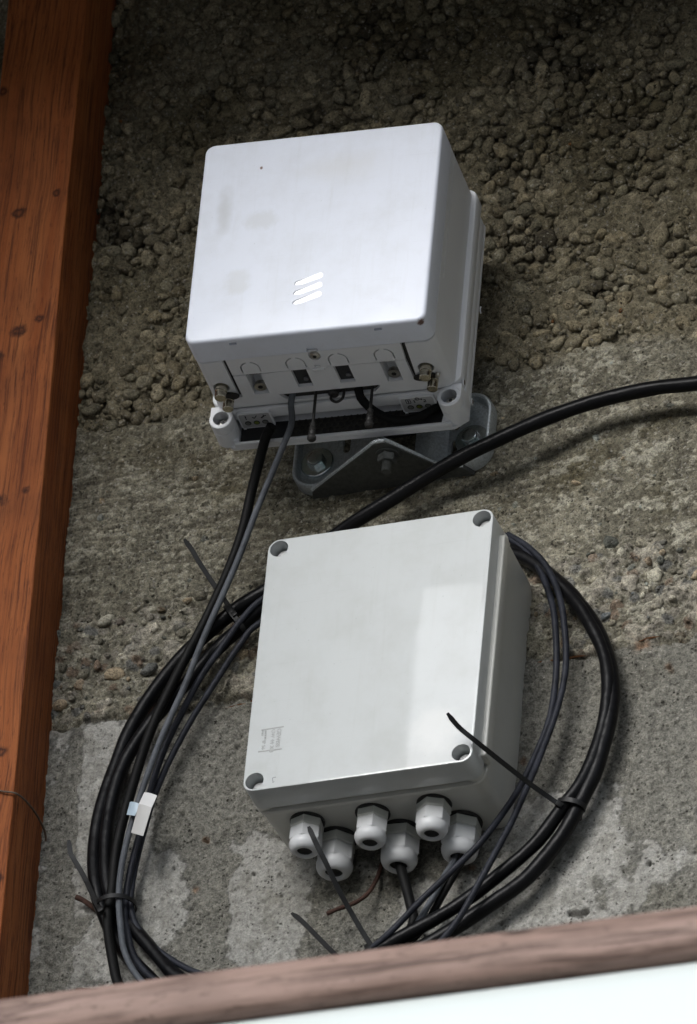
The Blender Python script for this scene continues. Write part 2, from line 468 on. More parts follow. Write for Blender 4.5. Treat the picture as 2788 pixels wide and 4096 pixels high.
def wood(name, c_dark, c_mid, c_light, sc=1.0, axis='z', rough=0.7, knots=True, bd=0.0012, spots=()):
    m, nt, b = new_mat(name)
    co = objco(nt)
    k = {'z': (1, 1, 0.018), 'x': (0.045, 1, 1)}[axis]
    warp = nt.nodes.new('ShaderNodeVectorMath'); warp.operation = 'ADD'
    wn_ = nt.nodes.new('ShaderNodeTexNoise'); wn_.inputs['Scale'].default_value = 5; wn_.inputs['Detail'].default_value = 2
    nt.links.new(co, wn_.inputs['Vector'])
    sc_ = nt.nodes.new('ShaderNodeVectorMath'); sc_.operation = 'SCALE'; sc_.inputs['Scale'].default_value = 0.016
    nt.links.new(wn_.outputs['Color'], sc_.inputs[0]); nt.links.new(co, warp.inputs[0]); nt.links.new(sc_.outputs[0], warp.inputs[1])
    v = stretch(nt, warp.outputs[0], k)
    g1 = noise(nt, v, 420 * sc, 5, 0.7)
    g2 = noise(nt, v, 55 * sc, 4, 0.6)
    speck = noise(nt, stretch(nt, co, {'z': (1, 1, 0.12), 'x': (0.25, 1, 1)}[axis]), 640 * sc, 3, 0.7)
    c = mixrgb(nt, c_mid, c_light, ramp(nt, g2, [(0.3, (0, 0, 0)), (0.7, (1, 1, 1))]))
    gr = ramp(nt, g1, [(0.36, (1, 1, 1)), (0.52, (0, 0, 0))])
    c = mixrgb(nt, c, c_dark, mul(nt, gr, 0.8))
    c = mixrgb(nt, c, c_dark, mul(nt, ramp(nt, speck, [(0.3, (1, 1, 1)), (0.42, (0, 0, 0))]), 0.6))
    big = noise(nt, co, 9, 3, 0.6)
    c = mixrgb(nt, c, c_dark, mul(nt, ramp(nt, big, [(0.5, (0, 0, 0)), (0.75, (1, 1, 1))]), 0.45))
    if knots:
        vo = nt.nodes.new('ShaderNodeTexVoronoi'); vo.inputs['Scale'].default_value = 1.0
        nt.links.new(stretch(nt, warp.outputs[0], {'z': (15, 15, 6.5), 'x': (6, 24, 24)}[axis]), vo.inputs['Vector'])
        kn = ramp(nt, vo.outputs['Distance'], [(0.05, (1, 1, 1)), (0.10, (0, 0, 0))])
        c = mixrgb(nt, c, tuple(x * 0.5 for x in c_dark), mul(nt, kn, 0.9))
    for (cx, cy, cz, rx, rz) in spots:
        mp = nt.nodes.new('ShaderNodeMapping'); mp.inputs['Location'].default_value = (-cx / rx, -cy / 0.02, -cz / rz); mp.inputs['Scale'].default_value = (1 / rx, 50, 1 / rz)
        nt.links.new(warp.outputs[0], mp.inputs[0])
        ln = nt.nodes.new('ShaderNodeVectorMath'); ln.operation = 'LENGTH'; nt.links.new(mp.outputs[0], ln.inputs[0])
        dd = mul(nt, ln.outputs['Value'], mul(nt, mul(nt, noise(nt, co, 130, 3, 0.6), -0.5, 'ADD'), 0.9), 'ADD')
        kr = ramp(nt, dd, [(0.0, (0.9, 0.9, 0.9)), (0.35, (0.45, 0.45, 0.45)), (0.62, (0.95, 0.95, 0.95)), (1.0, (0, 0, 0))])
        c = mixrgb(nt, c, tuple(x * 0.6 for x in c_dark), kr)
    nt.links.new(c, b.inputs['Base Color'])
    b.inputs['Roughness'].default_value = rough; b.inputs['Specular IOR Level'].default_value = 0.3
    bump(nt, b, mul(nt, g1, mul(nt, speck, 0.4), 'ADD'), bd, 0.9)
    return m
KN = []
for (kx, ky, rx, rz) in ((118, 815, 0.0065, 0.0060), (262, 735, 0.0035, 0.0045), (25, 1395, 0.0095, 0.0065), (122, 1290, 0.0080, 0.0070), (205, 1240, 0.0045, 0.0045), (12, 1975, 0.0140, 0.0080), (140, 1925, 0.0050, 0.0045), (30, 2960, 0.006, 0.006), (15, 3480, 0.007, 0.006), (60, 330, 0.005, 0.005)):
    q = at(kx, ky, 0.060); KN.append((q[0] + 0.3018, -0.060, q[2] + 0.30, rx * 1.25, rz * 1.25))
M_BEAM = wood('stained_spruce', (0.060, 0.011, 0.002), (0.245, 0.062, 0.012), (0.38, 0.128, 0.038), knots=False, spots=KN)
M_BEAMS = wood('dark_stained_spruce_side', (0.030, 0.009, 0.004), (0.115, 0.040, 0.013), (0.16, 0.060, 0.021), sc=1.2, knots=False)
M_RAIL = wood('weathered_handrail_wood', (0.060, 0.036, 0.028), (0.195, 0.118, 0.088), (0.34, 0.245, 0.21), sc=0.35, axis='x', knots=True, bd=0.0006)
M_ROOF = wood('roof_boards_wood', (0.03, 0.012, 0.006), (0.09, 0.04, 0.02), (0.13, 0.06, 0.03), sc=0.5, axis='x', knots=False)

# ------------------------------------------------------------------ the setting out of the frame
def ground_mat(name, col, sc):
    m, nt, b = new_mat(name); co = geoco(nt)
    n = noise(nt, co, sc, 6, 0.65)
    c = mixrgb(nt, tuple(x * 0.8 for x in col), tuple(min(1, x * 1.2) for x in col), n)
    nt.links.new(c, b.inputs['Base Color']); b.inputs['Roughness'].default_value = 0.9
    bump(nt, b, noise(nt, co, sc * 30, 3, 0.6), 0.003, 0.5)
    return m
M_GROUND = ground_mat('pale_gravel_ground', (0.34, 0.33, 0.31), 1.2)
M_FLOOR = ground_mat('balcony_slab_concrete', (0.42, 0.41, 0.39), 6)
g = mesh_obj('ground', [(-150, -150, -5.6), (150, -150, -5.6), (150, 150, -5.6), (-150, 150, -5.6)], [(0, 1, 2, 3)], M_GROUND); tag(g, kind='structure')
fl = bm_obj('balcony_floor', bbox(-4, 4, -0.93, -0.02, -2.05, -1.88, 0.006), M_FLOOR, None, 30); tag(fl, kind='structure')
hw = bm_obj('house_wall', bbox(-6, 6, 0.05, 0.35, -5.6, 3.2, 0.0), M_FLOOR, None, 30); tag(hw, kind='structure')
ROOF_Z, ROOF_Y = 0.93, -1.17
rf = bm_obj('roof', bbox(-4.5, 4.5, ROOF_Y, 0.045, ROOF_Z, ROOF_Z + 0.12, 0.004), M_ROOF, None, 30); tag(rf, kind='structure')
fb = bm_obj('added_shade_fascia', bbox(-4.5, 4.5, ROOF_Y - 0.030, ROOF_Y - 0.002, 0.880, ROOF_Z + 0.14, 0.004), M_ROOF, None, 30); tag(fb, kind='structure')  # unseen board added under the roof edge to darken the wall top
po = bm_obj('added_reflection_post', bbox(-0.74, -0.477, ROOF_Y - 0.16, ROOF_Y - 0.032, -5.6, ROOF_Z + 0.1, 0.006), M_BEAMS, None, 30)  # unseen post added so the lid mirrors something dark on its left
tag(po, 'broad dark timber post added unseen at the balcony roof edge for the lid reflection', 'post')

# unseen dark slope added to block light from the low horizon
M_HORIZON_HILL = ground_mat('horizon_hill_green', (0.045, 0.055, 0.03), 0.4)
bm = bmesh.new(); gx, gy = 60, 14; vs = {}
for i in range(gx + 1):
    for j in range(gy + 1):
        a = math.radians(180 + 180 * i / gx); rad_ = 30 + 60 * j / gy
        hgt = -5.62 + (rad_ - 30) * 0.34 + (1.8 * math.sin(i * 0.9 + j * 0.5) + 1.1 * math.sin(i * 2.3 + j)) * min(1, j / 3) * 0.8
        vs[i, j] = bm.verts.new((rad_ * math.cos(a), rad_ * math.sin(a), hgt))
for i in range(gx):
    for j in range(gy): bm.faces.new((vs[i, j], vs[i + 1, j], vs[i + 1, j + 1], vs[i, j + 1]))
hl = bm_obj('added_horizon_hill', bm, M_HORIZON_HILL, None, 60); tag(hl, kind='structure')

# ------------------------------------------------------------------ the concrete wall
BLOBS_STAIN_SHADE = [  # px, py, rx, ry, angle deg, strength : damp, mossy or shadow-like patches; shade painted below the junction box
    (2645, 2010, 75, 105, 0, 1.0), (650, 1820, 420, 110, 12, 0.75), (900, 1960, 260, 70, 10, 0.6), (1350, 2040, 330, 80, -12, 0.8),
    (2300, 1890, 260, 80, -25, 0.85), (2620, 1700, 240, 50, -22, 0.8), (2050, 2000, 200, 90, -20, 0.5), (2560, 420, 300, 110, 8, 0.9), (2700, 330, 200, 80, 0, 0.5),
    (1500, 60, 900, 120, 5, 0.8), (1700, 190, 380, 90, 5, 0.6), (1300, 520, 330, 90, 0, 0.5), (2050, 560, 260, 140, 0, 0.5), (2100, 1580, 180, 90, -8, 0.6),
    (1050, 2300, 150, 90, 0, 0.3), (1080, 2830, 200, 60, 0, 0.4), (1420, 3560, 320, 110, -8, 0.75), (2500, 2700, 400, 110, -8, 0.35), (330, 3560, 40, 40, 0, 0.4),
    (440, 150, 120, 300, 0, 0.35), (2650, 3600, 160, 60, 0, 0.4), (1260, 3700, 120, 130, 0, 0.3)]
BLOBS_LIGHT = [  # paler cement skin left on the lower wall
    (420, 3300, 200, 520, 0, 0.9), (480, 3750, 260, 300, 0, 0.8), (1100, 3620, 260, 330, 0, 0.8), (640, 3650, 130, 330, 0, 0.7), (2280, 3420, 230, 300, 30, 0.9),
    (2120, 3650, 320, 160, 0, 0.7), (500, 3000, 140, 140, 0, 0.7), (2500, 3200, 110, 200, 10, 0.5), (2650, 3450, 140, 120, 0, 0.45), (1250, 3480, 120, 100, 0, 0.4),
    (2480, 3600, 200, 120, 0, 0.4), (1750, 3600, 200, 200, 0, 0.5)]
BLOBS_ROUGH = [(880, 3080, 250, 260, 0, 1.0), (850, 3480, 70, 330, 4, 0.9), (800, 3850, 130, 120, 0, 0.9), (2300, 2900, 330, 260, 0, 0.8), (2650, 2950, 250, 300, 0, 0.5),
    (250, 3500, 50, 600, 6, 1.0), (1340, 3700, 130, 160, 0, 0.8), (2650, 3700, 120, 80, 0, 0.7)]
def blobs(L, px, py):
    v = np.zeros(px.shape)
    for (cx, cy, rx, ry, a, s) in L:
        a = math.radians(a); dx = px - cx; dy = py - cy
        u = (dx * math.cos(a) + dy * math.sin(a)) / rx; w = (-dx * math.sin(a) + dy * math.cos(a)) / ry
        v = np.maximum(v, s * np.exp(-(u * u + w * w) * 0.9))
    return v
def wall_field(x, z):
    """height towards the viewer and reflectance at wall point x, z"""
    px, py = to_px(x, np.zeros_like(x), z)
    n1 = fbm(x, z, 0.07, 5, 1); n2 = fbm(x, z, 0.018, 4, 2); n3 = fbm(x, z, 0.006, 3, 3); n4 = fbm(x, z, 0.15, 3, 4)
    zb = 0.343 + 0.012 * n4 + 0.010 * n1
    P = ss(-0.006, 0.012, z - zb)                                  # pebble bed above
    zj = 0.040 + 0.0040 * fbm(x, z * 0, 0.03, 5, 7, 0.65) + 0.0016 * n3 + 0.0014 * n2
    L = ss(0.0016, -0.0016, z - zj)                                 # lower pour
    band = ss(0.15, 0.115, z + 0.012 * n1) * (1 - L)
    mid = (1 - P) * (1 - L)
    # --- height
    fx = x + 0.0; grain = fbm(x * 0.10, z + 0.0015 * n1, 0.0028, 3, 5)
    lines = ss(0.33, 0.27, z + 0.02 * n4) * ss(0.10, 0.15, z + 0.02 * n1) * (0.45 + 0.55 * ss(0.15, -0.10, x))
    f1, f2, cid = worley(x, z, 0.0062, 1)
    g1, g2, gid = worley(x + 0.002 * n2, z + 0.002 * n3, 0.0105, 2)
    n5 = fbm(x, z, 0.0032, 2, 19)
    h = 0.0015 + 0.0022 * n1 * mid + 0.0010 * n2 * mid + 0.0006 * n3 + 0.00045 * n5
    h = h + mid * lines * (0.0017 * np.minimum(grain, 0.15))
    pits = ss(0.30, 0.12, f1) * (cid < 0.22)
    h = h - pits * 0.0016 * (mid * 0.9 + L * 0.8)
    flake = ss(0.40, 0.46, fbm(x * 0.7, z * 1.25, 0.014, 5, 31, 0.62) + 0.12 * n1) * mid * (0.4 + 0.6 * ss(-0.3, 0.3, fbm(x, z, 0.1, 2, 33)))
    fl2 = ss(0.52, 0.60, fbm(x * 0.8, z * 1.2, 0.0055, 3, 37, 0.6) + 0.15 * n2) * mid
    flake = np.maximum(flake, fl2 * 0.8)
    h = h + flake * 0.0007
    stones = (gid < 0.5) * np.clip(0.55 - g1, 0, 1) * band
    h = h + stones * 0.006 + band * (0.0028 * n2 + 0.002 * n1)
    ch = fbm(x, z, 0.05, 4, 9)
    k1, k2, kid = worley(x + 0.003 * n2, z + 0.003 * n3, 0.0075, 5)
    hp = -0.0029 + 0.0048 * ch + 0.0034 * n2 + 0.0016 * n3 + 0.0006 * n5 + (0.0060 * np.clip(0.5 - g1, 0, 1) * (gid < 0.6) + 0.0050 * np.clip(0.5 - k1, 0, 1) * (kid < 0.6))
    h = h * (1 - P) + hp * P
    crev_shade = ss(-0.004, -0.009, hp) * P
    # smooth lower pour with skins and scabs
    li = blobs(BLOBS_LIGHT, px, py); ro = blobs(BLOBS_ROUGH, px, py)
    vg = fbm(x, z * 0.12, 0.0035, 3, 11)
    skin = ss(-0.08, 0.10, li - ro * 0.95 + 0.45 * fbm(x, z, 0.03, 5, 12, 0.6) - 0.22) * L
    h = h + skin * (0.0009 + 0.0002 * vg) + L * 0.0012 * n1 + L * (1 - skin) * 0.0008 * n3
    # the pour joint: a ragged groove with a lip
    dj = z - zj
    groove = np.exp(-(dj / 0.0026) ** 2) * (0.55 + 0.45 * fbm(x, z, 0.02, 3, 13))
    h = h - groove * 0.0055
    hole = np.zeros_like(x)
    for (hx, hy, rx, ry) in ((2300, 3665, 34, 14), (2345, 3655, 14, 12), (2010, 3700, 10, 9), (825, 3362, 7, 7), (1015, 3500, 6, 6), (1120, 3502, 6, 6), (2680, 2675, 10, 12), (1130, 3590, 5, 6), (2600, 3460, 9, 7), (700, 3480, 6, 6), (1150, 2750, 9, 8)):
        e = np.hypot((px - hx) / rx, (py - hy) / ry) + 0.25 * n3
        hole = np.maximum(hole, ss(1.15, 0.8, e))
    h = h - hole * 0.006
    # --- reflectance
    c = np.empty(x.shape + (3,)); c[:] = (0.190, 0.183, 0.152)
    t = np.clip(0.5 + 0.5 * n1 + 0.3 * n2, 0, 1)
    c = c * (0.72 + 0.50 * t)[..., None] * (1 + 0.22 * np.clip(n3, -1, 1) + 0.16 * np.clip(n5, -1, 1))[..., None]
    c = mixc(c, (0.175, 0.158, 0.115), P * 0.85)
    c = c * (1 - 0.12 * P * ss(0.36, 0.62, z))[..., None]  # bed painted darker towards the top, as shade below the roof
    c = mixc(c, (0.10, 0.092, 0.076), mid * ss(0.0, -0.4, grain) * lines * 0.65)
    c = mixc(c, (0.36, 0.355, 0.31), flake * 0.85)
    c = mixc(c, (0.085, 0.075, 0.06), pits * 0.75 * (1 - P))
    c = mixc(c, (0.190, 0.188, 0.172), L * 0.9 * (0.7 + 0.3 * t))
    c = mixc(c, (0.34, 0.338, 0.322), skin * (0.78 + 0.20 * np.clip(vg, -1, 1)) * (1 - 0.5 * ss(0.25, 0.6, np.abs(n2))))
    c = c * (1 - 0.42 * 4 * skin * (1 - skin) * L)[..., None]
    sid = (gid * 7.3) % 1.0
    stc = np.where((sid < 0.3)[..., None], np.array((0.13, 0.135, 0.14)), np.where((sid < 0.45)[..., None], np.array((0.16, 0.12, 0.095)), np.array((0.21, 0.20, 0.18))))
    c = c + (stc - c) * (ss(0.02, 0.1, stones) * 0.8)[..., None]
    c = mixc(c, (0.34, 0.325, 0.29), band * ss(0.25, 0.5, n2) * 0.7)
    # damp, moss and rust, plus shade painted under the box and into recesses
    st = blobs(BLOBS_STAIN_SHADE, px, py)
    stn = np.clip(st * (0.75 + 0.5 * n1 + 0.45 * n2), 0, 1) * (1 - 0.6 * flake)
    moss_shade = P * ss(-0.1, 0.6, fbm(x, z, 0.06, 4, 15)) * 0.55 * ss(0.36, 0.55, z)  # moss, also thickened towards the top so its colour carries shade
    c = mixc(c, (0.060, 0.052, 0.029), np.clip(np.maximum(stn * 0.80, moss_shade), 0, 1))
    c = mixc(c, (0.04, 0.036, 0.028), groove * 0.6)
    c = mixc(c, (0.035, 0.031, 0.024), crev_shade * 0.8)  # deep crevices painted dark, their shade put into the colour
    rj = np.exp(-((dj - 0.002) / 0.005) ** 2) * ss(0.0, 0.45, fbm(x, z, 0.02, 3, 17) + 0.15 * ss(-0.25, -0.1, x))
    c = mixc(c, (0.20, 0.105, 0.06), rj * 0.6)
    c = c * (1 + (np.array((1.03, 1.0, 0.93)) - 1) * (1 - 0.7 * L)[..., None])
    for (hx, hy, r) in ((825, 3362, 16), (2680, 2675, 20), (2095, 3045, 18), (890, 3480, 0), (785, 3562, 14), (1895, 3480, 18)):
        if r:
            e = np.hypot(px - hx, py - hy) / r + 0.3 * n3
            c = mixc(c, (0.15, 0.075, 0.035), ss(1.3, 0.4, e) * 0.6)
    c = mixc(c, (0.02, 0.018, 0.015), hole * 0.5)
    return h, np.clip(c, 0.01, 0.9), P, np.clip(1 - 0.45 * skin - 0.1 * L * (1 - skin), 0, 1)

wall = empty('concrete_wall', (0, 0, -1.9))
tag(wall, 'rough old grey concrete wall with exposed pebbles, stains and a ragged pour joint', 'wall')
def axis_pts(lo, a, b, hi, fine, coarse):
    L = list(np.arange(a, lo, -coarse)[1:][::-1]) + list(np.arange(a, b, fine)) + list(np.arange(b, hi, coarse)) + [hi]
    return np.array(L)
xs = axis_pts(-1.6, -0.345, 0.275, 1.6, 0.00105, 0.015)
zs = axis_pts(-1.87, -0.345, 0.86, ROOF_Z - 0.002, 0.00120, 0.015)
X, Z = np.meshgrid(xs, zs)
Hh, Cc, PP, BB = wall_field(X.ravel(), Z.ravel())
nx, nz = len(xs), len(zs)
co = np.stack([X.ravel(), -Hh, Z.ravel() + 1.9], 1).astype(np.float32)
ii = (np.arange(nz - 1)[:, None] * nx + np.arange(nx - 1)[None, :]).ravel()
quads = np.stack([ii, ii + 1, ii + nx + 1, ii + nx], 1).astype(np.int32)
def raw_mesh(name, co, faces, col, mat, alpha=None):
    alpha = np.ones(len(col)) if alpha is None else alpha
    me = bpy.data.meshes.new(name)
    nf, k = faces.shape
    me.vertices.add(len(co)); me.vertices.foreach_set('co', co.ravel().astype(np.float32))
    me.loops.add(nf * k); me.loops.foreach_set('vertex_index', faces.ravel().astype(np.int32))
    me.polygons.add(nf); me.polygons.foreach_set('loop_start', np.arange(0, nf * k, k, dtype=np.int32))
    me.polygons.foreach_set('use_smooth', np.ones(nf, dtype=bool))
    me.update(calc_edges=True)
    a = me.attributes.new('albedo', 'FLOAT_COLOR', 'POINT')
    a.data.foreach_set('color', np.concatenate([col, alpha[:, None]], 1).astype(np.float32).ravel())
    me.materials.append(mat)
    return me
wme = raw_mesh('wall_surface', co, quads, Cc, M_WALL, BB)
ws = bpy.data.objects.new('wall_surface', wme); COL.objects.link(ws); ws.parent = wall

# pebbles: dart throwing, the biggest first
def ico(sub, seed):
    bm = bmesh.new(); bmesh.ops.create_icosphere(bm, subdivisions=sub, radius=1.0)
    r = random.Random(seed)
    ph = [(r.uniform(0.8, 2.4), r.uniform(0, 6.28), Vector((r.uniform(-1, 1), r.uniform(-1, 1), r.uniform(-1, 1))).normalized()) for _ in range(6)]
    planes = [(Vector((r.uniform(-1, 1), r.uniform(-1, 1), r.uniform(-1, 1))).normalized(), r.uniform(0.58, 0.92)) for _ in range(8)]
    for v in bm.verts:
        d = v.co.normalized(); k = 1 + sum(0.055 * math.sin(f * 2.2 * d.dot(ax) + p) for f, p, ax in ph)
        q = d * k
        for pn, off in planes:
            e = q.dot(pn) - off
            if e > 0: q = q - pn * e * 0.88
        v.co = q
    V = np.array([v.co[:] for v in bm.verts]); F = np.array([[w.index for w in f.verts] for f in bm.faces]); bm.free()
    return V, F
SH2 = [ico(2, i) for i in range(10)]
SH1 = [ico(2, 50 + i) for i in range(5)] + [ico(1, 60 + i) for i in range(5)]
cells = {}
peb = []
def try_place(x, z, r, tol):
    cs = 0.016; ci, cj = int(x // cs), int(z // cs)
    for a in (-1, 0, 1):
        for b in (-1, 0, 1):
            for (qx, qz, qr) in cells.get((ci + a, cj + b), ()):
                if (qx - x) ** 2 + (qz - z) ** 2 < ((qr + r) * tol) ** 2: return False
    cells.setdefault((ci, cj), []).append((x, z, r))
    return True
NC = 60000
cx_ = rng.uniform(-0.37, 0.30, NC); cz_ = rng.uniform(0.335, 0.90, NC)
_, _, cP, _ = wall_field(cx_, cz_)
rad = np.sort(0.0022 + 0.0070 * rng.random(NC) ** 2.2)[::-1].copy()
rad[:700] = np.sort(np.concatenate([rng.uniform(0.0082, 0.0115, 70), rng.uniform(0.0042, 0.0082, 630)]))[::-1]
rad[700:] *= 0.86
rad = np.sort(rad)[::-1]
keep = fbm(cx_, cz_, 0.08, 3, 21)
for i in range(NC):
    if cP[i] < 0.5: continue
    if rad[i] > 0.0058 and keep[i] < -0.45: continue
    if try_place(cx_[i], cz_[i], rad[i], 0.80): peb.append((cx_[i], cz_[i], rad[i], 0))
# stones showing in the bands above the pour joint
for k in range(1500):
    x = rng.uniform(-0.33, 0.28); z = rng.uniform(0.052, 0.155); r = 0.0018 + 0.0068 * rng.random() ** 2.2
    dens = 0.35 + 0.65 * (1 if (x > 0.12 and 0.07 < z < 0.14) else 0) + 0.3 * (x < -0.2)
    if rng.random() < dens * 0.55 and try_place(x, z, r, 0.95): peb.append((x, z, r, 1))
for k in range(300):
    x = rng.uniform(-0.33, 0.28); z = rng.uniform(0.155, 0.34); r = 0.0015 + 0.0035 * rng.random() ** 2
    if try_place(x, z, r, 1.3): peb.append((x, z, r, 2))
peb = np.array(peb)
pxs, pys = to_px(peb[:, 0], np.zeros(len(peb)), peb[:, 1])
def inside(px, py, poly):
    r = np.zeros(px.shape, bool); n = len(poly)
    for i in range(n):
        (x1, y1), (x2, y2) = poly[i], poly[(i + 1) % n]
        c = ((y1 > py) != (y2 > py)) & (px < (x2 - x1) * (py - y1) / (y2 - y1 + 1e-9) + x1)
        r ^= c
    return r
vis = (pxs > 0) & (pxs < PW) & (pys > 0) & (pys < 3700)
vis &= ~inside(pxs, pys, [(810, 570), (1780, 480), (1960, 910), (1900, 1700), (960, 1800), (740, 1390)])
vis &= ~inside(pxs, pys, [(1070, 2160), (1975, 2030), (2150, 2330), (2060, 3330), (1150, 3450), (965, 3170)])
vis &= pxs > 480 - 0.0885 * pys
ph_, pc_, pP_, pB_ = wall_field(peb[:, 0], peb[:, 1])
npb = len(peb)
jit = rng.random((npb, 8))
vcol = pc_ * 1.25 * (0.70 + 0.60 * jit[:, :1])
bed = (peb[:, 3] == 0)
blue = jit[:, 1] < 0.22; warm = (jit[:, 1] > 0.86)
vcol[blue & bed] *= np.array((0.92, 0.95, 0.98)); vcol[warm & bed] *= np.array((1.0, 0.97, 0.93))
vcol[blue & ~bed] *= np.array((0.68, 0.75, 0.84)); vcol[warm & ~bed] *= np.array((1.02, 0.88, 0.76))
rusty = jit[:, 1] > 0.9955
vcol[rusty & (peb[:, 2] < 0.0035)] = (0.20, 0.095, 0.04)
kind = peb[:, 3].astype(int)
ax_a = peb[:, 2] * (1.02 + 0.34 * jit[:, 2]); ax_b = peb[:, 2] * (0.94 - 0.24 * jit[:, 2] * jit[:, 3])
ax_c = peb[:, 2] * (0.62 + 0.25 * jit[:, 4])
ang = (jit[:, 5] - 0.5) * math.pi * 1.1
top = np.where(kind == 0, -0.0020 + 0.0060 * (jit[:, 6] - 0.25) + 0.20 * peb[:, 2], np.where(kind == 1, 0.0022 + 0.25 * peb[:, 2] + ph_ * 0.5, ph_ + 0.0006 + 0.1 * peb[:, 2]))
ydep = -(top - ax_c * np.where(kind == 0, 0.55, 0.8))
order = np.argsort(-(peb[:, 2] * vis + (top > ph_ + 0.0004) * vis * 0.0))
big = order[:300]
shared = []
for V, F in SH2:
    me = bpy.data.meshes.new('pebble'); me.from_pydata(V.tolist(), [], F.tolist()); me.shade_smooth(); me.materials.append(M_PEB); shared.append(me)
isbig = np.zeros(npb, bool); isbig[big] = True
for i in big:
    o = bpy.data.objects.new('pebble', shared[int(jit[i, 7] * 9.99)])
    COL.objects.link(o); o.parent = wall
    o.location = (peb[i, 0], ydep[i], peb[i, 1] + 1.9)
    o.rotation_euler = ((jit[i, 4] - 0.5) * 0.7, ang[i], (jit[i, 3] - 0.5) * 0.7)
    o.scale = (ax_a[i], ax_c[i], ax_b[i])
    o.color = (*vcol[i], 1)
VV, FF, CL = [], [], []; off = 0
for i in range(npb):
    if isbig[i]: continue
    V, F = (SH1[int(jit[i, 7] * 4.99)] if peb[i, 2] > 0.0034 else SH1[5 + int(jit[i, 7] * 4.99)])
    ca, sa = math.cos(ang[i]), math.sin(ang[i])
    tl = (jit[i, 4] - 0.5) * 0.8
    q = V * np.array((ax_a[i], ax_c[i], ax_b[i]))
    q = np.stack([q[:, 0], q[:, 1] * math.cos(tl) - q[:, 2] * math.sin(tl), q[:, 1] * math.sin(tl) + q[:, 2] * math.cos(tl)], 1)
    q = np.stack([q[:, 0] * ca + q[:, 2] * sa, q[:, 1], -q[:, 0] * sa + q[:, 2] * ca], 1)
    VV.append(q + np.array((peb[i, 0], ydep[i], peb[i, 1] + 1.9))); FF.append(F + off); off += len(V)
    CL.append(np.repeat(vcol[i][None, :], len(V), 0))
bme = raw_mesh('pebble_bed', np.concatenate(VV), np.concatenate(FF), np.concatenate(CL), M_WALL)
bo = bpy.data.objects.new('pebble_bed', bme); COL.objects.link(bo); bo.parent = wall; bo['kind'] = 'stuff'
print('pebbles', npb, 'tris', len(bme.polygons) + 2 * len(wme.polygons))

# splinters of old shuttering wood left in the joint
M_SPL = wood('old_splinter_wood', (0.06, 0.02, 0.01), (0.22, 0.09, 0.04), (0.30, 0.14, 0.06), sc=2, axis='x', knots=False)
for (a, b, w) in (((2135, 2655), (2240, 2640), 9), ((2250, 2640), (2345, 2622), 7), ((2455, 2580), (2540, 2560), 8), ((2545, 2570), (2640, 2545), 6), ((545, 2862), (600, 2876), 7), ((900, 2838), (985, 2815), 8), ((1000, 2806), (1040, 2800), 5), ((2400, 2630), (2440, 2585), 6)):
    A, B = at(*a, 0.001), at(*b, 0.001)
    path = catmull([A, (A + B) / 2 + np.array((0, 0, 0.0012)), B], 0.004)
    sc = 0.5 + rng.random(len(path)) * 0.7; sc[0] = sc[-1] = 0.15
    o = bm_obj('wood_splinter', sweep(path - np.array((0, 0, -1.9)), [(-w / 9800, 0), (0, 0.0011), (w / 9800, 0), (0, -0.002)], scale=sc), M_SPL, wall, None)

# ------------------------------------------------------------------ timber beam on the left
beam = empty('timber_beam', (-0.3018, 0, -0.30), (0, 0, 0))
tag(beam, 'upright orange-brown stained timber beam fixed against the concrete at the left edge', 'beam')
sh = -0.0305   # the beam leans: x shift per metre of height
def beam_mesh(name, x0, x1, y0, y1, mat, bev):
    bm = bmesh.new()
    z0, z1 = -1.55, 1.22
    n = 60
    ring = rr(x1 - x0, y1 - y0, bev, 3, (x0 + x1) / 2, (y0 + y1) / 2)
    rings = []
    for k in range(n + 1):
        z = z0 + (z1 - z0) * k / n
        rings.append([bm.verts.new((x + sh * z + 0.0005 * math.sin(z * 9 + y * 40), y + 0.0006 * math.sin(z * 13 + x * 50), z)) for x, y in ring])
    for a, b in zip(rings, rings[1:]):
        for i in range(len(a)): bm.faces.new((a[i], a[(i + 1) % len(a)], b[(i + 1) % len(b)], b[i]))
    bm.faces.new(rings[0]); bm.faces.new(rings[-1])
    return bm_obj(name, bm, mat, beam, 40)
beam_mesh('beam_timber', -0.073, 0.0, -0.060, 0.008, M_BEAM, 0.0016)
wire = catmull([at(-60, 3130, 0.063), at(0, 3163, 0.0625), at(60, 3172, 0.062), at(105, 3205, 0.050), at(150, 3265, 0.030), at(180, 3330, 0.012), at(184, 3365, 0.006)], 0.003)
o = bm_obj('binding_wire', sweep(wire, circ(0.0009, 6)), M_WIRE, None, 60)
tag(o, 'thin rusty wire loop bent round the timber beam near its foot', 'wire')

# ------------------------------------------------------------------ balcony railing in the foreground
rail = empty('balcony_railing', (0.35, -0.90, -1.88))
tag(rail, 'blurred wooden handrail over a white panel in the foreground', 'railing')
zt, zb_ = -0.842 + 1.88, -0.8765 + 1.88
bm = bmesh.new()
prof = [(y * 1.0, z) for y, z in ((0.022, zb_ + 0.004), (0.020, zb_), (-0.004, zb_), (-0.009, zb_ + 0.003), (-0.0115, zb_ + 0.009), (-0.0115, zt - 0.007), (-0.0095, zt - 0.002), (-0.005, zt), (0.045, zt), (0.049, zt - 0.003), (0.050, zb_ + 0.01), (0.03, zb_ + 0.004))]
NR = 40
rings = []
for k in range(NR + 1):
    x = -2.6 + 5.2 * k / NR
    rings.append([bm.verts.new((x, y, z + 0.0007 * math.sin(x * 7))) for y, z in prof])
for a, b in zip(rings, rings[1:]):
    for i in range(len(a)): bm.faces.new((a[i], a[(i + 1) % len(a)], b[(i + 1) % len(b)], b[i]))
bm.faces.new(rings[0]); bm.faces.new(rings[-1])
bm_obj('handrail', bm, M_RAIL, rail, 50)
M_PANEL, nt, b = new_mat('white_balcony_panel')
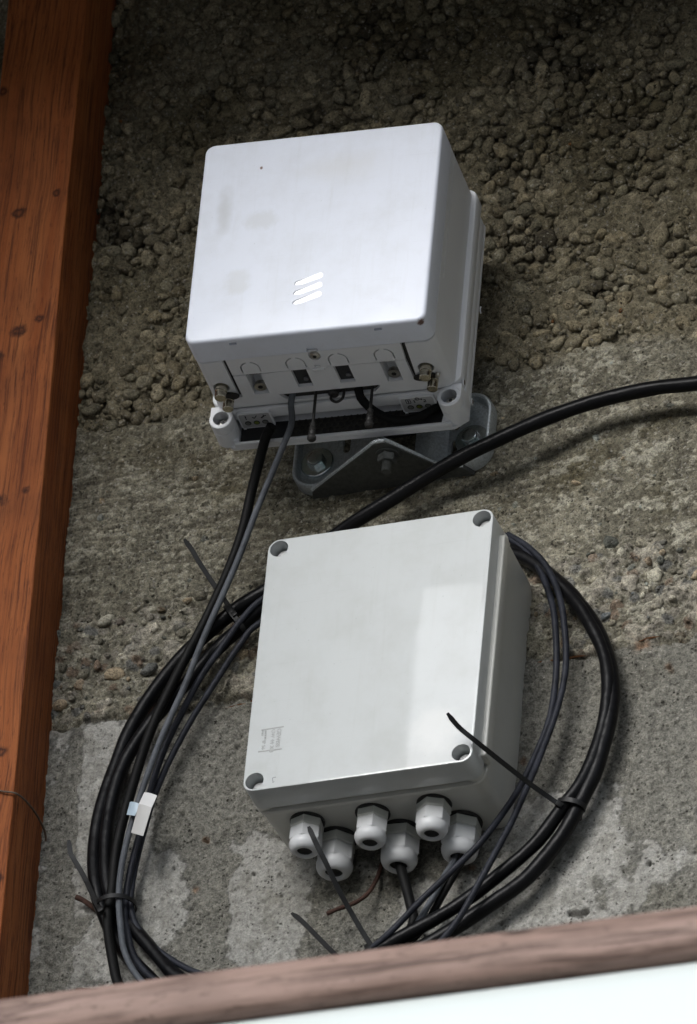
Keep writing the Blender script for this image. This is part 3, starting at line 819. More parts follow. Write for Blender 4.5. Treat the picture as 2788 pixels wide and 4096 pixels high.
n = noise(nt, geoco(nt), 8, 4, 0.6)
nt.links.new(mixrgb(nt, (0.60, 0.665, 0.655), (0.66, 0.71, 0.70), n), b.inputs['Base Color'])
b.inputs['Roughness'].default_value = 0.25; b.inputs['Coat Weight'].default_value = 0.5
bm_obj('white_panel', bbox(-2.6, 2.6, 0.002, 0.014, 0.03, zb_ - 0.001, 0.001), M_PANEL, rail, 30)
for k in (-2, -0.9, 1.35, 2.3):
    bm_obj('baluster', bbox(k - 0.025, k + 0.025, 0.016, 0.045, 0.0, zb_ - 0.001, 0.003), M_RAIL, rail, 30)

# ------------------------------------------------------------------ radio unit
A_, T_ = math.radians(4.7736), math.radians(0.734)
HW, HH = 0.09967, 0.0991
radio = empty('radio_unit', (-0.0502, -0.175, 0.3636))
radio.rotation_mode = 'QUATERNION'
RM = Matrix.Rotation(A_, 3, 'Z') @ Matrix.Rotation(T_, 3, 'X')
radio.rotation_quaternion = RM.to_quaternion()
tag(radio, 'white square radio box with three slanted emblem bars, mounted above the junction box', 'radio unit')
def R(name, bm, mat, parent=None, smooth=35): return bm_obj(name, bm, mat, parent or radio, smooth)
def rl(px, py, d):   # photograph point -> local x,z on the radio plane y = d
    n = np.array(RM.col[1]); O = np.array(radio.location) + n * d
    r = RIGHT * ((px - PW / 2) / FPX) + DOWN * ((py - PH / 2) / FPX) + FWD
    p = CAM + r * (((O - CAM) @ n) / (r @ n)); q = np.array(RM).T @ (p - np.array(radio.location)); return q
def rworld(x, y, z): return np.array(RM) @ np.array((x, y, z)) + np.array(radio.location)
# front cover with its lip underneath
cover = R('front_cover', loft(2 * HW, 2 * HH, 0.0085, [(0.0, 0.0030), (0.0003, 0.0016), (0.0012, 0.0006), (0.0028, 0.0), (0.0272, 0.0), (0.0278, 0.0005)], seg=8), M_RADIO)
cut_l = []
def pill(cx, cz, L, r, a, y0, y1):
    pts = []
    for i in range(9):
        t = -math.pi / 2 + math.pi * i / 8; pts.append((L / 2 + r * math.cos(t), r * math.sin(t)))
    for i in range(9):
        t = math.pi / 2 + math.pi * i / 8; pts.append((-L / 2 + r * math.cos(t), r * math.sin(t)))
    ca, sa = math.cos(a), math.sin(a)
    return prism([(cx + u * ca - v * sa, cz + u * sa + v * ca) for u, v in pts], y0, y1)
bars = []
for (p, q) in (((1189.5, 1134), (1281, 1101)), ((1185.5, 1172.5), (1277.5, 1139)), ((1181.5, 1211), (1275, 1176))):
    P, Q = rl(*p, 0), rl(*q, 0)
    bars.append(((P[0] + Q[0]) / 2, (P[2] + Q[2]) / 2, math.hypot(Q[0] - P[0], Q[2] - P[2]), math.atan2(Q[2] - P[2], Q[0] - P[0])))
for (cx, cz, L, a) in bars:
    cut_l.append(bm_obj('c', pill(cx, cz, L, 0.00245, a, -0.002, 0.0013), None, radio, None))
for x in (-0.061, 0.059): cut_l.append(bm_obj('c', bbox(x - 0.0032, x + 0.0032, 0.0052, 0.0082, -HH - 0.001, -HH + 0.004), None, radio, None))
# recess of the cover screw
cut_l.append(bm_obj('c', prism([(-0.0055 + 0.0, 0.0290)] + [(0.0048 * math.cos(math.pi * (1 - i / 10)) - 0.0007, 0.0245 - 0.0045 * math.sin(math.pi * i / 10)) for i in range(11)] + [(0.0041, 0.0290)], -HH - 0.001, -HH + 0.0030, 'z'), None, radio, None))
cut(cover, cut_l)
for (cx, cz, L, a) in bars:
    bm = pill(0, 0, L, 0.00230, a, 0.0, 0.0006)
    bmesh.ops.rotate(bm, verts=bm.verts, cent=(0, 0, 0), matrix=Matrix.Rotation(math.radians(12), 3, 'X'))
    bmesh.ops.translate(bm, verts=bm.verts, vec=(cx, 0.0006, cz))
    R('emblem_bar', bm, M_EMBLEM_GLINT, cover)
# lip of the cover on the underside (with the notch for the latch tab)
lip = [(-0.0732, 0.0275), (0.0716, 0.0275), (0.0700, 0.0497), (0.0040, 0.0494), (0.0022, 0.0510), (-0.0006, 0.0558), (-0.0082, 0.0558), (-0.0090, 0.0494), (-0.0732, 0.0482)]
lipo = R('cover_lip', prism(lip, -HH, -HH + 0.0026, 'z'), M_RBODY, cover)
cl = [bm_obj('c', prism(ngon(-0.0007, 0.0325, 0.0050, 20, 0, 1.0, 1.25), -HH - 0.001, -HH + 0.0018, 'z'), None, radio, None),
      bm_obj('c', bbox(-0.0045, 0.0002, 0.0452, 0.0480, -HH - 0.001, -HH + 0.0016), None, radio, None)]
ARCH = ((-0.0563, 0.0075), (-0.0187, 0.0076), (0.0165, 0.0076), (0.0545, 0.0076))
for cx, r in ARCH:
    for s0, s1 in ((0, 13), (15, 28)):
        pts = []
        for i in range(s0, s1 + 1):
            t = i / 28
            if t < 0.25: p = (-r, 0.0470 - (0.0060) * t / 0.25)
            elif t > 0.75: p = (r, 0.0410 + 0.0060 * (t - 0.75) / 0.25)
            else: p = (-r * math.cos(math.pi * (t - 0.25) / 0.5), 0.0410 - 0.0078 * math.sin(math.pi * (t - 0.25) / 0.5))
            pts.append((cx + p[0] - (0.0 if 1 else 0), p[1], 0))
        path = np.array([(x, y, -HH) for x, y, _ in pts])
        cl.append(bm_obj('c', sweep(path, [(-0.00060, -0.0032), (0.00060, -0.0032), (0.00060, 0.0032), (-0.00060, 0.0032)], up=(0, 0, 1)), None, radio, None))
cut(lipo, cl)
R('latch_tab', bbox(-0.0072, 0.0026, 0.0500, 0.0538, -HH - 0.0008, -HH + 0.0006, 0.0005), M_RBODY, cover)
# body
body = R('body_shell', loft(2 * HW - 0.0006, 2 * HH - 0.0004, 0.0085, [(0.0284, 0.0014), (0.0290, 0.0012), (0.0293, 0.0), (0.0915, 0.0)], seg=8), M_RBODY)
cl = [bm_obj('c', bbox(-0.0762, -0.0732, 0.0270, 0.0780, -HH - 0.002, -HH + 0.009), None, radio, None),
      bm_obj('c', prism([(0.0722, 0.027), (0.0752, 0.027), (0.0722, 0.0785), (0.0700, 0.0785), (0.0695, 0.050)], -HH - 0.002, -HH + 0.009, 'z'), None, radio, None),
      bm_obj('c', bbox(-0.0733, 0.0722, 0.0270, 0.0503, -HH - 0.002, -HH + 0.0034), None, radio, None),
      bm_obj('c', prism([(-0.0432, 0.0796), (0.0402, 0.0799), (0.0395, 0.0828), (0.0345, 0.0880), (0.030, 0.0886), (-0.0350, 0.0884), (-0.0385, 0.0875), (-0.0428, 0.0812)], -HH - 0.002, -HH + 0.022, 'z'), None, radio, None)]
WIN = ((-0.0627, -0.0503, 0.0765, 1), (-0.0250, -0.0124, 0.0724, 0), (0.0101, 0.0227, 0.0722, 0), (0.0482, 0.0609, 0.0767, 1))
for x0, x1, y1, sc in WIN: cl.append(bm_obj('c', bbox(x0, x1, 0.0470, y1, -HH - 0.002, -HH + 0.012), None, radio, None))
for s, x in ((0, -0.0868), (1, 0.0832)): cl.append(bm_obj('c', prism(ngon(x, 0.0632, 0.0066, 24), -HH - 0.002, -HH + 0.006, 'z'), None, radio, None))
cl.append(bm_obj('c', bbox(HW - 0.0012, HW + 0.002, 0.0382, 0.0391, -0.030, HH + 0.01), None, radio, None))
cut(body, cl)
for x0, x1, y1, sc in WIN:
    if sc:
        R('window_shade_fill', bbox(x0 - 0.0002, x1 + 0.0002, 0.0472, 0.0585, -HH + 0.0070, -HH + 0.0121), M_DARKIN, body)  # dark slab painting the shade at the front of the pocket
        cx = (x0 + x1) / 2 + 0.0005
        s_ = R('housing_screw', lathe([(0.0, 0), (0.0040, 0.0), (0.0046, -0.0010), (0.0050, -0.0022), (0.0050, -0.0045)], 20, 'z', (cx, 0.0690, -HH + 0.0060)), M_STEEL, body)
        R('screw_recess', prism(ngon(cx, 0.0690, 0.0022, 6), -HH + 0.0012, -HH + 0.0016, 'z'), M_INK, s_)
    else:
        pk = R('window_shade_fill', bbox(x0 + 0.0002, x1 - 0.0002, 0.0472, y1 - 0.0006, -HH + 0.0030, -HH + 0.0119), M_DARKIN, body)  # dark slab filling the pocket in place of its shade
        R('plug_button', lathe([(0.0020, 0.0), (0.0020, -0.0015), (0.0016, -0.0018)], 16, 'z', ((x0 + x1) / 2 + 0.002, y1 - 0.0075, -HH + 0.0031)), M_BTN, body)
R('slot_shade_fill', bbox(-0.044, 0.0410, 0.0790, 0.0890, -HH + 0.0032, -HH + 0.0125), M_RUBBER, body)  # black slab added to stand for the shade deep in the slot
R('slit_shade_fill', bbox(-0.0764, -0.0730, 0.0268, 0.0782, -HH + 0.0030, -HH + 0.0095), M_RUBBER, body)  # black slab painting the shade inside the left slit
R('slit_shade_fill', prism([(0.0720, 0.0272), (0.0754, 0.0272), (0.0724, 0.0787), (0.0698, 0.0787), (0.0693, 0.050)], -HH + 0.0030, -HH + 0.0095, 'z'), M_RUBBER, body)  # same black shade slab for the right slit
# cover screw with washer
s_ = R('cover_screw', lathe([(0.0, -0.0012), (0.0030, -0.0010), (0.0038, -0.0006), (0.0038, 0.0004), (0.0043, 0.0005), (0.0043, 0.0012)], 20, 'z', (-0.0006, 0.0335, -HH + 0.0006)), M_STEEL, cover)
R('screw_recess', prism(ngon(-0.0006, 0.0335, 0.0017, 6), -HH - 0.00085, -HH - 0.00062, 'z'), M_INK, s_)
# rear housing : frame, back plate, bottom strip, lip and screw bosses
BX, BZ = 0.0950, -0.1076
R('rear_frame', loft(2 * HW + 0.0088, 2 * HH - 0.004, 0.009, [(0.0918, 0.0014), (0.0922, 0.0006), (0.0935, 0.0), (0.1060, 0.0), (0.1075, 0.0010)], cz=0.0015, seg=6), M_RBODY)
plate = [(-0.0905, -0.1195), (0.0935, -0.1195), (0.1045, -0.1125), (0.1045, 0.0800), (0.0970, 0.0855), (-0.0960, 0.0855), (-0.1045, 0.0780), (-0.1045, -0.1090)]
R('back_plate', prism(plate, 0.1180, 0.1212), M_RBODY)
R('side_wall', bbox(0.0985, 0.1043, 0.1060, 0.1182, -0.1120, 0.0800, 0.0008), M_RBODY)
R('side_wall', bbox(-0.1043, -0.0985, 0.1060, 0.1182, -0.1085, 0.0780, 0.0008), M_RBODY)
R('bottom_lip', bbox(-0.0890, 0.0925, 0.1130, 0.1182, -0.1196, -0.1168, 0.0009), M_RBODY)
R('bottom_strip', bbox(-0.0880, 0.0885, 0.0940, 0.1068, -HH - 0.0012, -HH + 0.0015, 0.0004), M_RBODY)
for sx in (-1, 1):
    # boss joined to a wedge that runs back to the plate
    bs = R('screw_boss', lathe([(0.0092, 0.0), (0.0098, 0.0006), (0.0100, 0.0095), (0.0096, 0.0099), (0.0096, 0.0102), (0.0100, 0.0106), (0.0102, 0.0272)], 32, 'y', (sx * BX, 0.0918, BZ)), M_RBODY)
    wd = R('boss_web', bbox(min(sx * 0.0880, sx * 0.1046), max(sx * 0.0880, sx * 0.1046), 0.0930, 0.1185, BZ, -HH + 0.004, 0.0006), M_RBODY)
    c1 = bm_obj('c', lathe([(0.0068, -0.003), (0.0064, 0.0105)], 24, 'y', (sx * BX, 0.0918, BZ)), None, radio, None)
    c2 = bm_obj('c', lathe([(0.0068, -0.003), (0.0064, 0.0105)], 24, 'y', (sx * BX, 0.0918, BZ)), None, radio, None)
    cut(bs, [c1]); cut(wd, [c2])
    s_ = R('boss_screw', lathe([(0.0, -0.0034), (0.0022, -0.0032), (0.0038, -0.0022), (0.0046, -0.0006), (0.0047, 0.0)], 20, 'y', (sx * BX + 0.0003, 0.1000, BZ - 0.0010)), M_STEEL)
    R('screw_recess', prism(ngon(sx * BX + 0.0003, BZ - 0.0010, 0.0017, 6), 0.0964, 0.0969), M_INK, s_)
    R('corner_wedge', prism([(sx * 0.0845, -0.1175), (sx * 0.1020, -0.1140), (sx * 0.1030, -0.1000), (sx * 0.0870, -0.1000)], 0.1120, 0.1182), M_RBODY)
# pierced hexagon vent mesh between dark panels that paint the cavity's shade
va, vb = np.array((0, 0.1160, -HH + 0.0005)), np.array((0, 0.1168, -0.1165))
U = (vb - va); UL = np.linalg.norm(U); U = U / UL
def vp(x, t, o=0.0): 
    nrm = np.array((0, -U[2], U[1])); nrm = nrm / np.linalg.norm(nrm)
    if nrm[2] > 0: nrm = -nrm
    p = va + U * t + nrm * o; return (x, p[1], p[2])
vent_m = flat('vent_sheet_metal', (0.030, 0.027, 0.022), 0.6)
cavity_shade_m = flat('cavity_shade_sheet', (0.014, 0.0145, 0.016), 0.5)  # near-black colour standing in for the shaded cavity
for x0, x1 in ((-0.0850, -0.0420), (0.0560, 0.0850)):
    bm = bmesh.new(); q = [[bm.verts.new(vp(x, t, o_)) for x, t in ((x0, 0), (x1, 0), (x1, UL), (x0, UL))] for o_ in (0.0, -0.001)]
    bm.faces.new(q[0]); bm.faces.new(q[1])
    for k in range(4): bm.faces.new((q[0][k], q[0][(k + 1) % 4], q[1][(k + 1) % 4], q[1][k]))
    R('cavity_shade_panel', bm, cavity_shade_m, None, None)
bm = bmesh.new(); px_ = 0.0054; pr = 0.0031
row = 0; t = pr
while t < UL + 0.001:
    x = -0.0420 + (px_ / 2 if row % 2 else 0)
    while x < 0.0560:
        o_ = [bm.verts.new(vp(x + pr * math.cos(math.pi / 6 + k * math.pi / 3), t + pr * math.sin(math.pi / 6 + k * math.pi / 3), 0)) for k in range(6)]
        i_ = [bm.verts.new(vp(x + pr * 0.76 * math.cos(math.pi / 6 + k * math.pi / 3), t + pr * 0.76 * math.sin(math.pi / 6 + k * math.pi / 3), 0)) for k in range(6)]
        j_ = [bm.verts.new(vp(x + pr * 0.76 * math.cos(math.pi / 6 + k * math.pi / 3), t + pr * 0.76 * math.sin(math.pi / 6 + k * math.pi / 3), -0.0007)) for k in range(6)]
        for k in range(6):
            bm.faces.new((o_[k], o_[(k + 1) % 6], i_[(k + 1) % 6], i_[k])); bm.faces.new((i_[k], i_[(k + 1) % 6], j_[(k + 1) % 6], j_[k]))
        x += px_
    row += 1; t += pr * 1.5
vm = R('vent_mesh', bm, vent_m, None, None); vm['kind'] = 'stuff'
bm = bmesh.new(); q = [bm.verts.new(vp(x, t, -0.0009)) for x, t in ((-0.085, 0), (0.085, 0), (0.085, UL), (-0.085, UL))]; bm.faces.new(q)
R('vent_shade_backing', bm, M_RUBBER, None, None)  # black sheet painting the shade behind the mesh holes
# the two LED panels
def led_panel(x0, x1, lit, kind):
    z = -HH - 0.0012
    e = empty('led_panel', ((x0 + x1) / 2, 0.1058, z)); e.parent = radio
    w, h = x1 - x0, 0.0200
    R('panel_frame', prism([(p[0], p[1]) for p in rr(w, h, 0.0022, 4)], -0.0022, -0.0002, 'z'), M_RBODY, e)
    R('panel_face', prism([(p[0], p[1]) for p in rr(w - 0.003, h - 0.003, 0.0015, 4)], -0.0026, -0.0020, 'z'), M_LABELP, e)
    cs = (-0.0072, 0.0, 0.0072)
    for i, cx in enumerate(cs):
        l = R('led_window', prism(ngon(cx, 0.0026, 0.0026, 20), -0.0029, -0.0025, 'z'), M_INK, e)
        R('led_lens', prism(ngon(cx, 0.0026, 0.0019, 20), -0.0031, -0.0026, 'z'), M_LEDON if i == 1 else M_LEDOFF, l)
    bm = bmesh.new()
    def bar(ax, ay, bx, by, wd=0.00075):
        d = math.hypot(bx - ax, by - ay); ux, uy = (bx - ax) / d, (by - ay) / d
        prism([(ax - uy * wd / 2, ay + ux * wd / 2), (bx - uy * wd / 2, by + ux * wd / 2), (bx + uy * wd / 2, by - ux * wd / 2), (ax + uy * wd / 2, ay - ux * wd / 2)], -0.0028, -0.0025, 'z', bm)
    def circle(cx, cy, r, wd=0.0006, n=12):
        for k in range(n):
            a, b2 = 2 * math.pi * k / n, 2 * math.pi * (k + 1) / n
            bar(cx + r * math.cos(a), cy + r * math.sin(a), cx + r * math.cos(b2), cy + r * math.sin(b2), wd)
    y0 = -0.0050
    if kind == 0:
        bar(-0.0072, y0 - 0.0020, -0.0072, y0 + 0.0008, 0.0010); bar(-0.0072, y0 + 0.0015, -0.0072, y0 + 0.0025, 0.0010)          # !
        bar(-0.0018, y0 + 0.0000, -0.0004, y0 + 0.0018); bar(-0.0004, y0 + 0.0018, 0.0022, y0 - 0.0016)                        # tick
        bar(0.0052, y0 + 0.0022, 0.0082, y0 - 0.0004, 0.0012); bar(0.0082, y0 - 0.0004, 0.0078, y0 - 0.0020); bar(0.0082, y0 - 0.0004, 0.0099, y0 - 0.0006)   # spanner
    else:
        bar(-0.0090, y0 - 0.0028, -0.0054, y0 - 0.0028, 0.0005); bar(-0.0090, y0 + 0.0022, -0.0054, y0 + 0.0022, 0.0005)
        bar(-0.0090, y0 - 0.0028, -0.0090, y0 + 0.0022, 0.0005); bar(-0.0054, y0 - 0.0028, -0.0054, y0 + 0.0022, 0.0005)
        bar(-0.0072, y0 - 0.0018, -0.0072, y0 + 0.0004, 0.0009); bar(-0.0072, y0 + 0.0008, -0.0072, y0 + 0.0015, 0.0009)          # boxed !
        bar(-0.0022, y0 - 0.0012, -0.0022, y0 + 0.0022); bar(-0.0022, y0 - 0.0012, -0.0029, y0 - 0.0005)                          # 1
        circle(0.0006, y0 - 0.0026, 0.0016); bar(-0.0002, y0 - 0.0026, 0.0012, y0 - 0.0026); bar(0.0024, y0 - 0.0022, 0.0046, y0 - 0.0018); bar(0.0046, y0 - 0.0018, 0.0038, y0 - 0.0026); bar(0.0046, y0 - 0.0018, 0.0037, y0 - 0.0010)
        for p, q in (((0.0050, -0.0006), (0.0070, -0.0008)), ((0.0070, -0.0008), (0.0070, 0.0004)), ((0.0070, 0.0004), (0.0050, 0.0020)), ((0.0050, 0.0020), (0.0073, 0.0021))):
            bar(p[0], y0 + p[1], q[0], q[1] + y0, 0.0006)
    R('panel_symbols', bm, M_INK, e, None)
    R('panel_foot', bbox(-w / 2 + 0.001, -w / 2 + 0.0035, h / 2 - 0.001, h / 2 + 0.0008, -0.003, -0.0002, 0.0005), M_RBODY, e)
    R('panel_foot', bbox(w / 2 - 0.0035, w / 2 - 0.001, h / 2 - 0.001, h / 2 + 0.0008, -0.003, -0.0002, 0.0005), M_RBODY, e)
led_panel(-0.0840, -0.0558, 1, 0)
led_panel(0.0512, 0.0806, 1, 1)
# antenna connectors : nickel barrels on black gaskets
for sx, x in ((-1, -0.0868), (1, 0.0832)):
    e = empty('antenna_connector', (x, 0.0632, -HH)); e.parent = radio
    R('gasket', prism(ngon(0.0018 * sx * -1, 0.0098, 0.0062, 24, 0, 1.35, 0.62), -0.0008, -0.0002, 'z'), M_RUBBER, e)
    R('barrel', lathe([(0.0050, 0.004), (0.0050, -0.0040), (0.0043, -0.0044), (0.0043, -0.0052), (0.0047, -0.0056), (0.0047, -0.0100), (0.0044, -0.0104)], 24, 'z'), M_NICK, e)
    R('barrel', lathe([(0.0044, 0.000), (0.0044, -0.0030), (0.0037, -0.0034), (0.0037, -0.0044), (0.0044, -0.0050), (0.0044, -0.0104), (0.0041, -0.0108)], 24, 'z', (0.0020 * (-sx if sx < 0 else 1) , 0.0150, 0)), M_NICK, e)
    R('cap_chain_plate', prism(ngon(0.0055 if sx < 0 else -0.0060, 0.0100, 0.0052, 18, 0, 1.3, 0.8), -0.0022, -0.0010, 'z'), M_RUBBER, e)
    s_ = R('gasket_screw', lathe([(0.0, -0.0035), (0.0016, -0.0032), (0.0019, -0.0026), (0.0019, -0.0004)], 14, 'z', (-0.0035 if sx < 0 else 0.0075, 0.0115 if sx < 0 else 0.0085, 0)), M_STEEL, e)
# hanging dust caps and their strap
def hang(name, pts, r, parent=radio, mat=M_RUBBER, n=10):
    return R(name, sweep(catmull(pts, 0.0012), circ(r, n)), mat, parent, 60)
for (x, dz) in ((-0.0140, 0.0315), (0.0330, 0.0235)):
    e = empty('dust_cap', (x, 0.0840, -HH + 0.004)); e.parent = radio
    hang('strap', [(0, 0, 0), (0, 0, -dz * 0.4), (0.0, 0.0005, -dz)], 0.0013, e)
    R('plug', lathe([(0.0012, 0), (0.0026, -0.0010), (0.0024, -0.0040), (0.0030, -0.0050), (0.0022, -0.0062), (0.0030, -0.0074), (0.0024, -0.0086), (0.0031, -0.0098), (0.0025, -0.0120), (0.0036, -0.0138), (0.0037, -0.0160), (0.0024, -0.0176)], 18, 'z', (0, 0.0005, -dz)), M_RUBBER, e)
e = empty('dust_cap_loop', (0.004, 0.0840, -HH)); e.parent = radio
hang('strap', [(-0.0040, 0, 0.004), (-0.0048, 0, -0.002), (-0.0045, 0, -0.0065), (0.0, 0, -0.0095), (0.0045, 0, -0.0068), (0.0055, 0, -0.002), (0.0055, 0, 0.004)], 0.0012, e)
R('plug', lathe([(0.0022, 0.002), (0.0042, 0.001), (0.0044, -0.0012), (0.0030, -0.0026)], 18, 'z', (-0.0030, 0, -0.0005)), M_RUBBER, e)
# small side screws of the rear housing
for (px, py) in ((1856, 1530), (1889, 1607), (1924, 1240)):
    n = np.array(RM.col[0]); O = np.array(radio.location) + n * 0.1045
    r = RIGHT * ((px - PW / 2) / FPX) + DOWN * ((py - PH / 2) / FPX) + FWD
    q = np.array(RM).T @ (CAM + r * (((O - CAM) @ n) / (r @ n)) - np.array(radio.location))
    bm = bmesh.new(); a = [bm.verts.new((0.1040, q[1] + 0.0028 * math.cos(k * math.pi / 8), q[2] + 0.0033 * math.sin(k * math.pi / 8))) for k in range(16)]
    b_ = [bm.verts.new((0.1049, q[1] + 0.0024 * math.cos(k * math.pi / 8), q[2] + 0.0029 * math.sin(k * math.pi / 8))) for k in range(16)]
    for k in range(16): bm.faces.new((a[k], a[(k + 1) % 16], b_[(k + 1) % 16], b_[k]))
    bm.faces.new(b_)
    s_ = R('side_plug', bm, M_RBODY); 
    bm = bmesh.new(); c_ = [bm.verts.new((0.10505, q[1] + 0.0018 * math.cos(k * math.pi / 8), q[2] + 0.0023 * math.sin(k * math.pi / 8))) for k in range(16)]; bm.faces.new(c_)
    R('plug_hole', bm, flat('hole_brown', (0.10, 0.07, 0.055), 0.7), s_, None)

# ------------------------------------------------------------------ mounting bracket
br = empty('wall_bracket', (-0.035, 0, 0.234))
tag(br, 'galvanised steel mounting bracket bolted to the concrete below the white radio box', 'bracket')
def B(name, bm, mat=M_GALV, parent=None, smooth=35): return bm_obj(name, bm, mat, parent or br, smooth)
def tray(cx, w, h0, h1):
    """pressed tray with a raised rim"""
    cz = (h0 + h1) / 2; h = h1 - h0
    bm = bmesh.new()
    pro = [(-0.0015, 0.0), (-0.0120, 0.0004), (-0.0135, 0.0014), (-0.0138, 0.0028), (-0.0130, 0.0042), (-0.0105, 0.0050), (-0.0062, 0.0056), (-0.0050, 0.0078)]
    loft(w, h, 0.020, pro, cx=cx, cz=cz, seg=8, bm=bm)
    return bm
left = B('bracket_plate', tray(-0.0478, 0.0755, 0.0, 0.0720))
right = B('bracket_plate', tray(0.0535, 0.0630, 0.0, 0.0720))
def slot(cx, cz, w, h): return bm_obj('c', loft(w, h, w / 2 - 0.0001, [(-0.02, 0), (0.01, 0)], cx=cx, cz=cz, seg=5), None, br, None)
cut(left, [slot(-0.0425, 0.046, 0.0062, 0.020), slot(-0.0430, 0.020, 0.0062, 0.010)])
cut(right, [slot(0.0520, 0.048, 0.0050, 0.012), slot(0.0515, 0.024, 0.0050, 0.016)])
# bent upright rib between the plates
B('bracket_rib', prism([(0.0215, -0.0020), (0.0215, -0.0150), (0.0225, -0.0162), (0.0335, -0.0162), (0.0352, -0.0155), (0.0460, -0.0058), (0.0460, -0.0030)], 0.003, 0.0735, 'z'), M_GALV)
# horizontal gusset with rounded nose
gus = [(-0.0690, -0.0020), (-0.0660, -0.0110)]
ap = (0.0095, -0.0485)
for i in range(11):
    a = math.radians(222 + 82 * i / 10); gus.append((ap[0] + 0.0125 * math.cos(a), ap[1] + 0.0125 * math.sin(a)))
gus += [(0.0480, -0.0170), (0.0640, -0.0130), (0.0700, -0.0020)]
B('gusset', prism(gus, -0.0035, 0.0005, 'z'), M_GALV_SHADE)
gp = np.array(gus[1:-1])
path = catmull([(p[0], p[1], -0.0010) for p in gp], 0.002)
B('gusset_edge', sweep(path, circ(0.0017, 8)), M_GALV)
def hexbolt(name, c, axis, r, label=None, thread=0.0, washer=0.0):
    e = empty(name, c); e.parent = br
    if axis == 'y':
        B('washer', lathe([(washer, 0.0), (washer, -0.0020), (washer - 0.0006, -0.0025), (0.004, -0.0026)], 32, 'y'), M_ZINC, e)
        B('bolt_head', lathe([(r, -0.0024), (r, -0.0074), (r * 0.93, -0.0084)], 6, 'y'), M_ZINC, e, 20)
        B('head_stamp', lathe([(r * 0.80, -0.0084), (r * 0.74, -0.0087), (r * 0.3, -0.0087)], 24, 'y'), M_ZINC, e)
    else:
        B('washer', lathe([(washer, 0.0), (washer, -0.0018)], 28, 'z'), M_GALV_SHADE, e)
        B('nut', lathe([(r * 0.9, -0.0018), (r, -0.0026), (r, -0.0078), (r * 0.9, -0.0086)], 6, 'z'), M_GALV_SHADE, e, 20)
        pr_ = []
        for k in range(14): pr_ += [(0.0040, -0.0080 - k * 0.0007), (0.0036, -0.0080 - k * 0.0007 - 0.00035)]
        B('threaded_end', lathe(pr_, 16, 'z'), M_GALV_SHADE, e)
    return e
hexbolt('wall_bolt', (-0.0665, -0.0052, 0.0292), 'y', 0.0076, washer=0.0140)
hexbolt('wall_bolt', (0.0668, -0.0052, 0.0288), 'y', 0.0076, washer=0.0140)
hexbolt('clamp_nut', (0.0115, -0.0455, -0.0035), 'z', 0.0078, washer=0.0098)
B('support_arm', bbox(-0.012, 0.030, -0.0600, -0.0020, 0.045, 0.150, 0.002), M_GALV_SHADE)

# ------------------------------------------------------------------ junction box
jb = empty('junction_box', (0, 0, -0.12))
tag(jb, 'large light grey plastic junction box with six cable glands below the radio', 'junction box')
def J(name, bm, mat, parent=None, smooth=35): return bm_obj(name, bm, mat, parent or jb, smooth)
CZ = 0.12
DL = 0.0996
bx = J('box_base', loft(0.1895, 0.2395, 0.012, [(-0.0700, 0.0020), (-0.0702, -0.0012), (-0.0694, -0.0016), (-0.0680, -0.0018), (-0.0662, -0.0014), (-0.0650, 0.0002), (-0.0020, 0.0020), (-0.0008, 0.0020)], cz=CZ), M_BOX)
J('seal_groove', loft(0.1840, 0.2340, 0.012, [(-0.0750, 0), (-0.0700, 0)], cz=CZ), M_BOX)
# slightly domed lid, as moulded covers are
bm = loft(0.1900, 0.2400, 0.0095, [(-0.0742, 0.0004), (-0.0746, 0.0), (-DL + 0.0008, 0.0003), (-DL + 0.0002, 0.0006), (-DL, 0.0011)], cz=CZ, cap=(True, False))
edge = [v for v in bm.verts if abs(v.co.y + DL) < 1e-6]
NXg, NZg = 24, 30
lw, lh = 0.1856, 0.2356
top_ring = edge
f = bm.faces.new(top_ring)
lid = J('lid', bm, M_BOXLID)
cl = []
for sx in (-1, 1):
    for sz in (-1, 1):
        cl.append(bm_obj('c', lathe([(0.0076, -DL - 0.01), (0.0076, -DL + 0.0225)], 36, 'y', (sx * 0.0852, 0, CZ + sz * 0.1106)), None, jb, None))
cut(lid, cl, 30)
# gentle bulge carried by a custom normal-free height grid on the face
bm = bmesh.new()
for i in range(NXg + 1):
    for j in range(NZg + 1):
        u = -1 + 2 * i / NXg; v = -1 + 2 * j / NZg
        bm.verts.new((u * 0.0930, -DL - 0.00015 - 0.0010 * (1 - u * u) * (1 - v * v), CZ + v * 0.1180))
bm.verts.ensure_lookup_table()
for i in range(NXg):
    for j in range(NZg):
        a = i * (NZg + 1) + j
        cxm = -1 + 2 * (i + 0.5) / NXg; czm = -1 + 2 * (j + 0.5) / NZg
        if abs(cxm) > 0.80 and abs(czm) > 0.84: continue
        if abs(cxm) > 0.96 or abs(czm) > 0.97: pass
        bm.faces.new((bm.verts[a], bm.verts[a + 1], bm.verts[a + NZg + 2], bm.verts[a + NZg + 1]))
for v in [v for v in bm.verts if not v.link_faces]: bm.verts.remove(v)
bm.free()
for sx in (-1, 1):
    for sz in (-1, 1):
        e = J('lid_screw', lathe([(0.0, -0.0010), (0.0050, -0.0010), (0.0058, 0.0), (0.0058, 0.0060)], 24, 'y', (sx * 0.0852, -DL + 0.0115, CZ + sz * 0.1106)), M_SCREWP)
        J('screw_slot', bbox(sx * 0.0855 - 0.0045, sx * 0.0855 + 0.0045, -DL + 0.0102, -DL + 0.0108, CZ + sz * 0.1106 - 0.0008, CZ + sz * 0.1106 + 0.0008), flat('slot_shadow_grey', (0.25, 0.25, 0.25)), e, None)
        J('corner_post', lathe([(0.0070, -0.0790), (0.0076, -0.0782), (0.0076, -0.0650)], 20, 'y', (sx * 0.0868, 0, CZ + sz * 0.1118)), M_BOX)
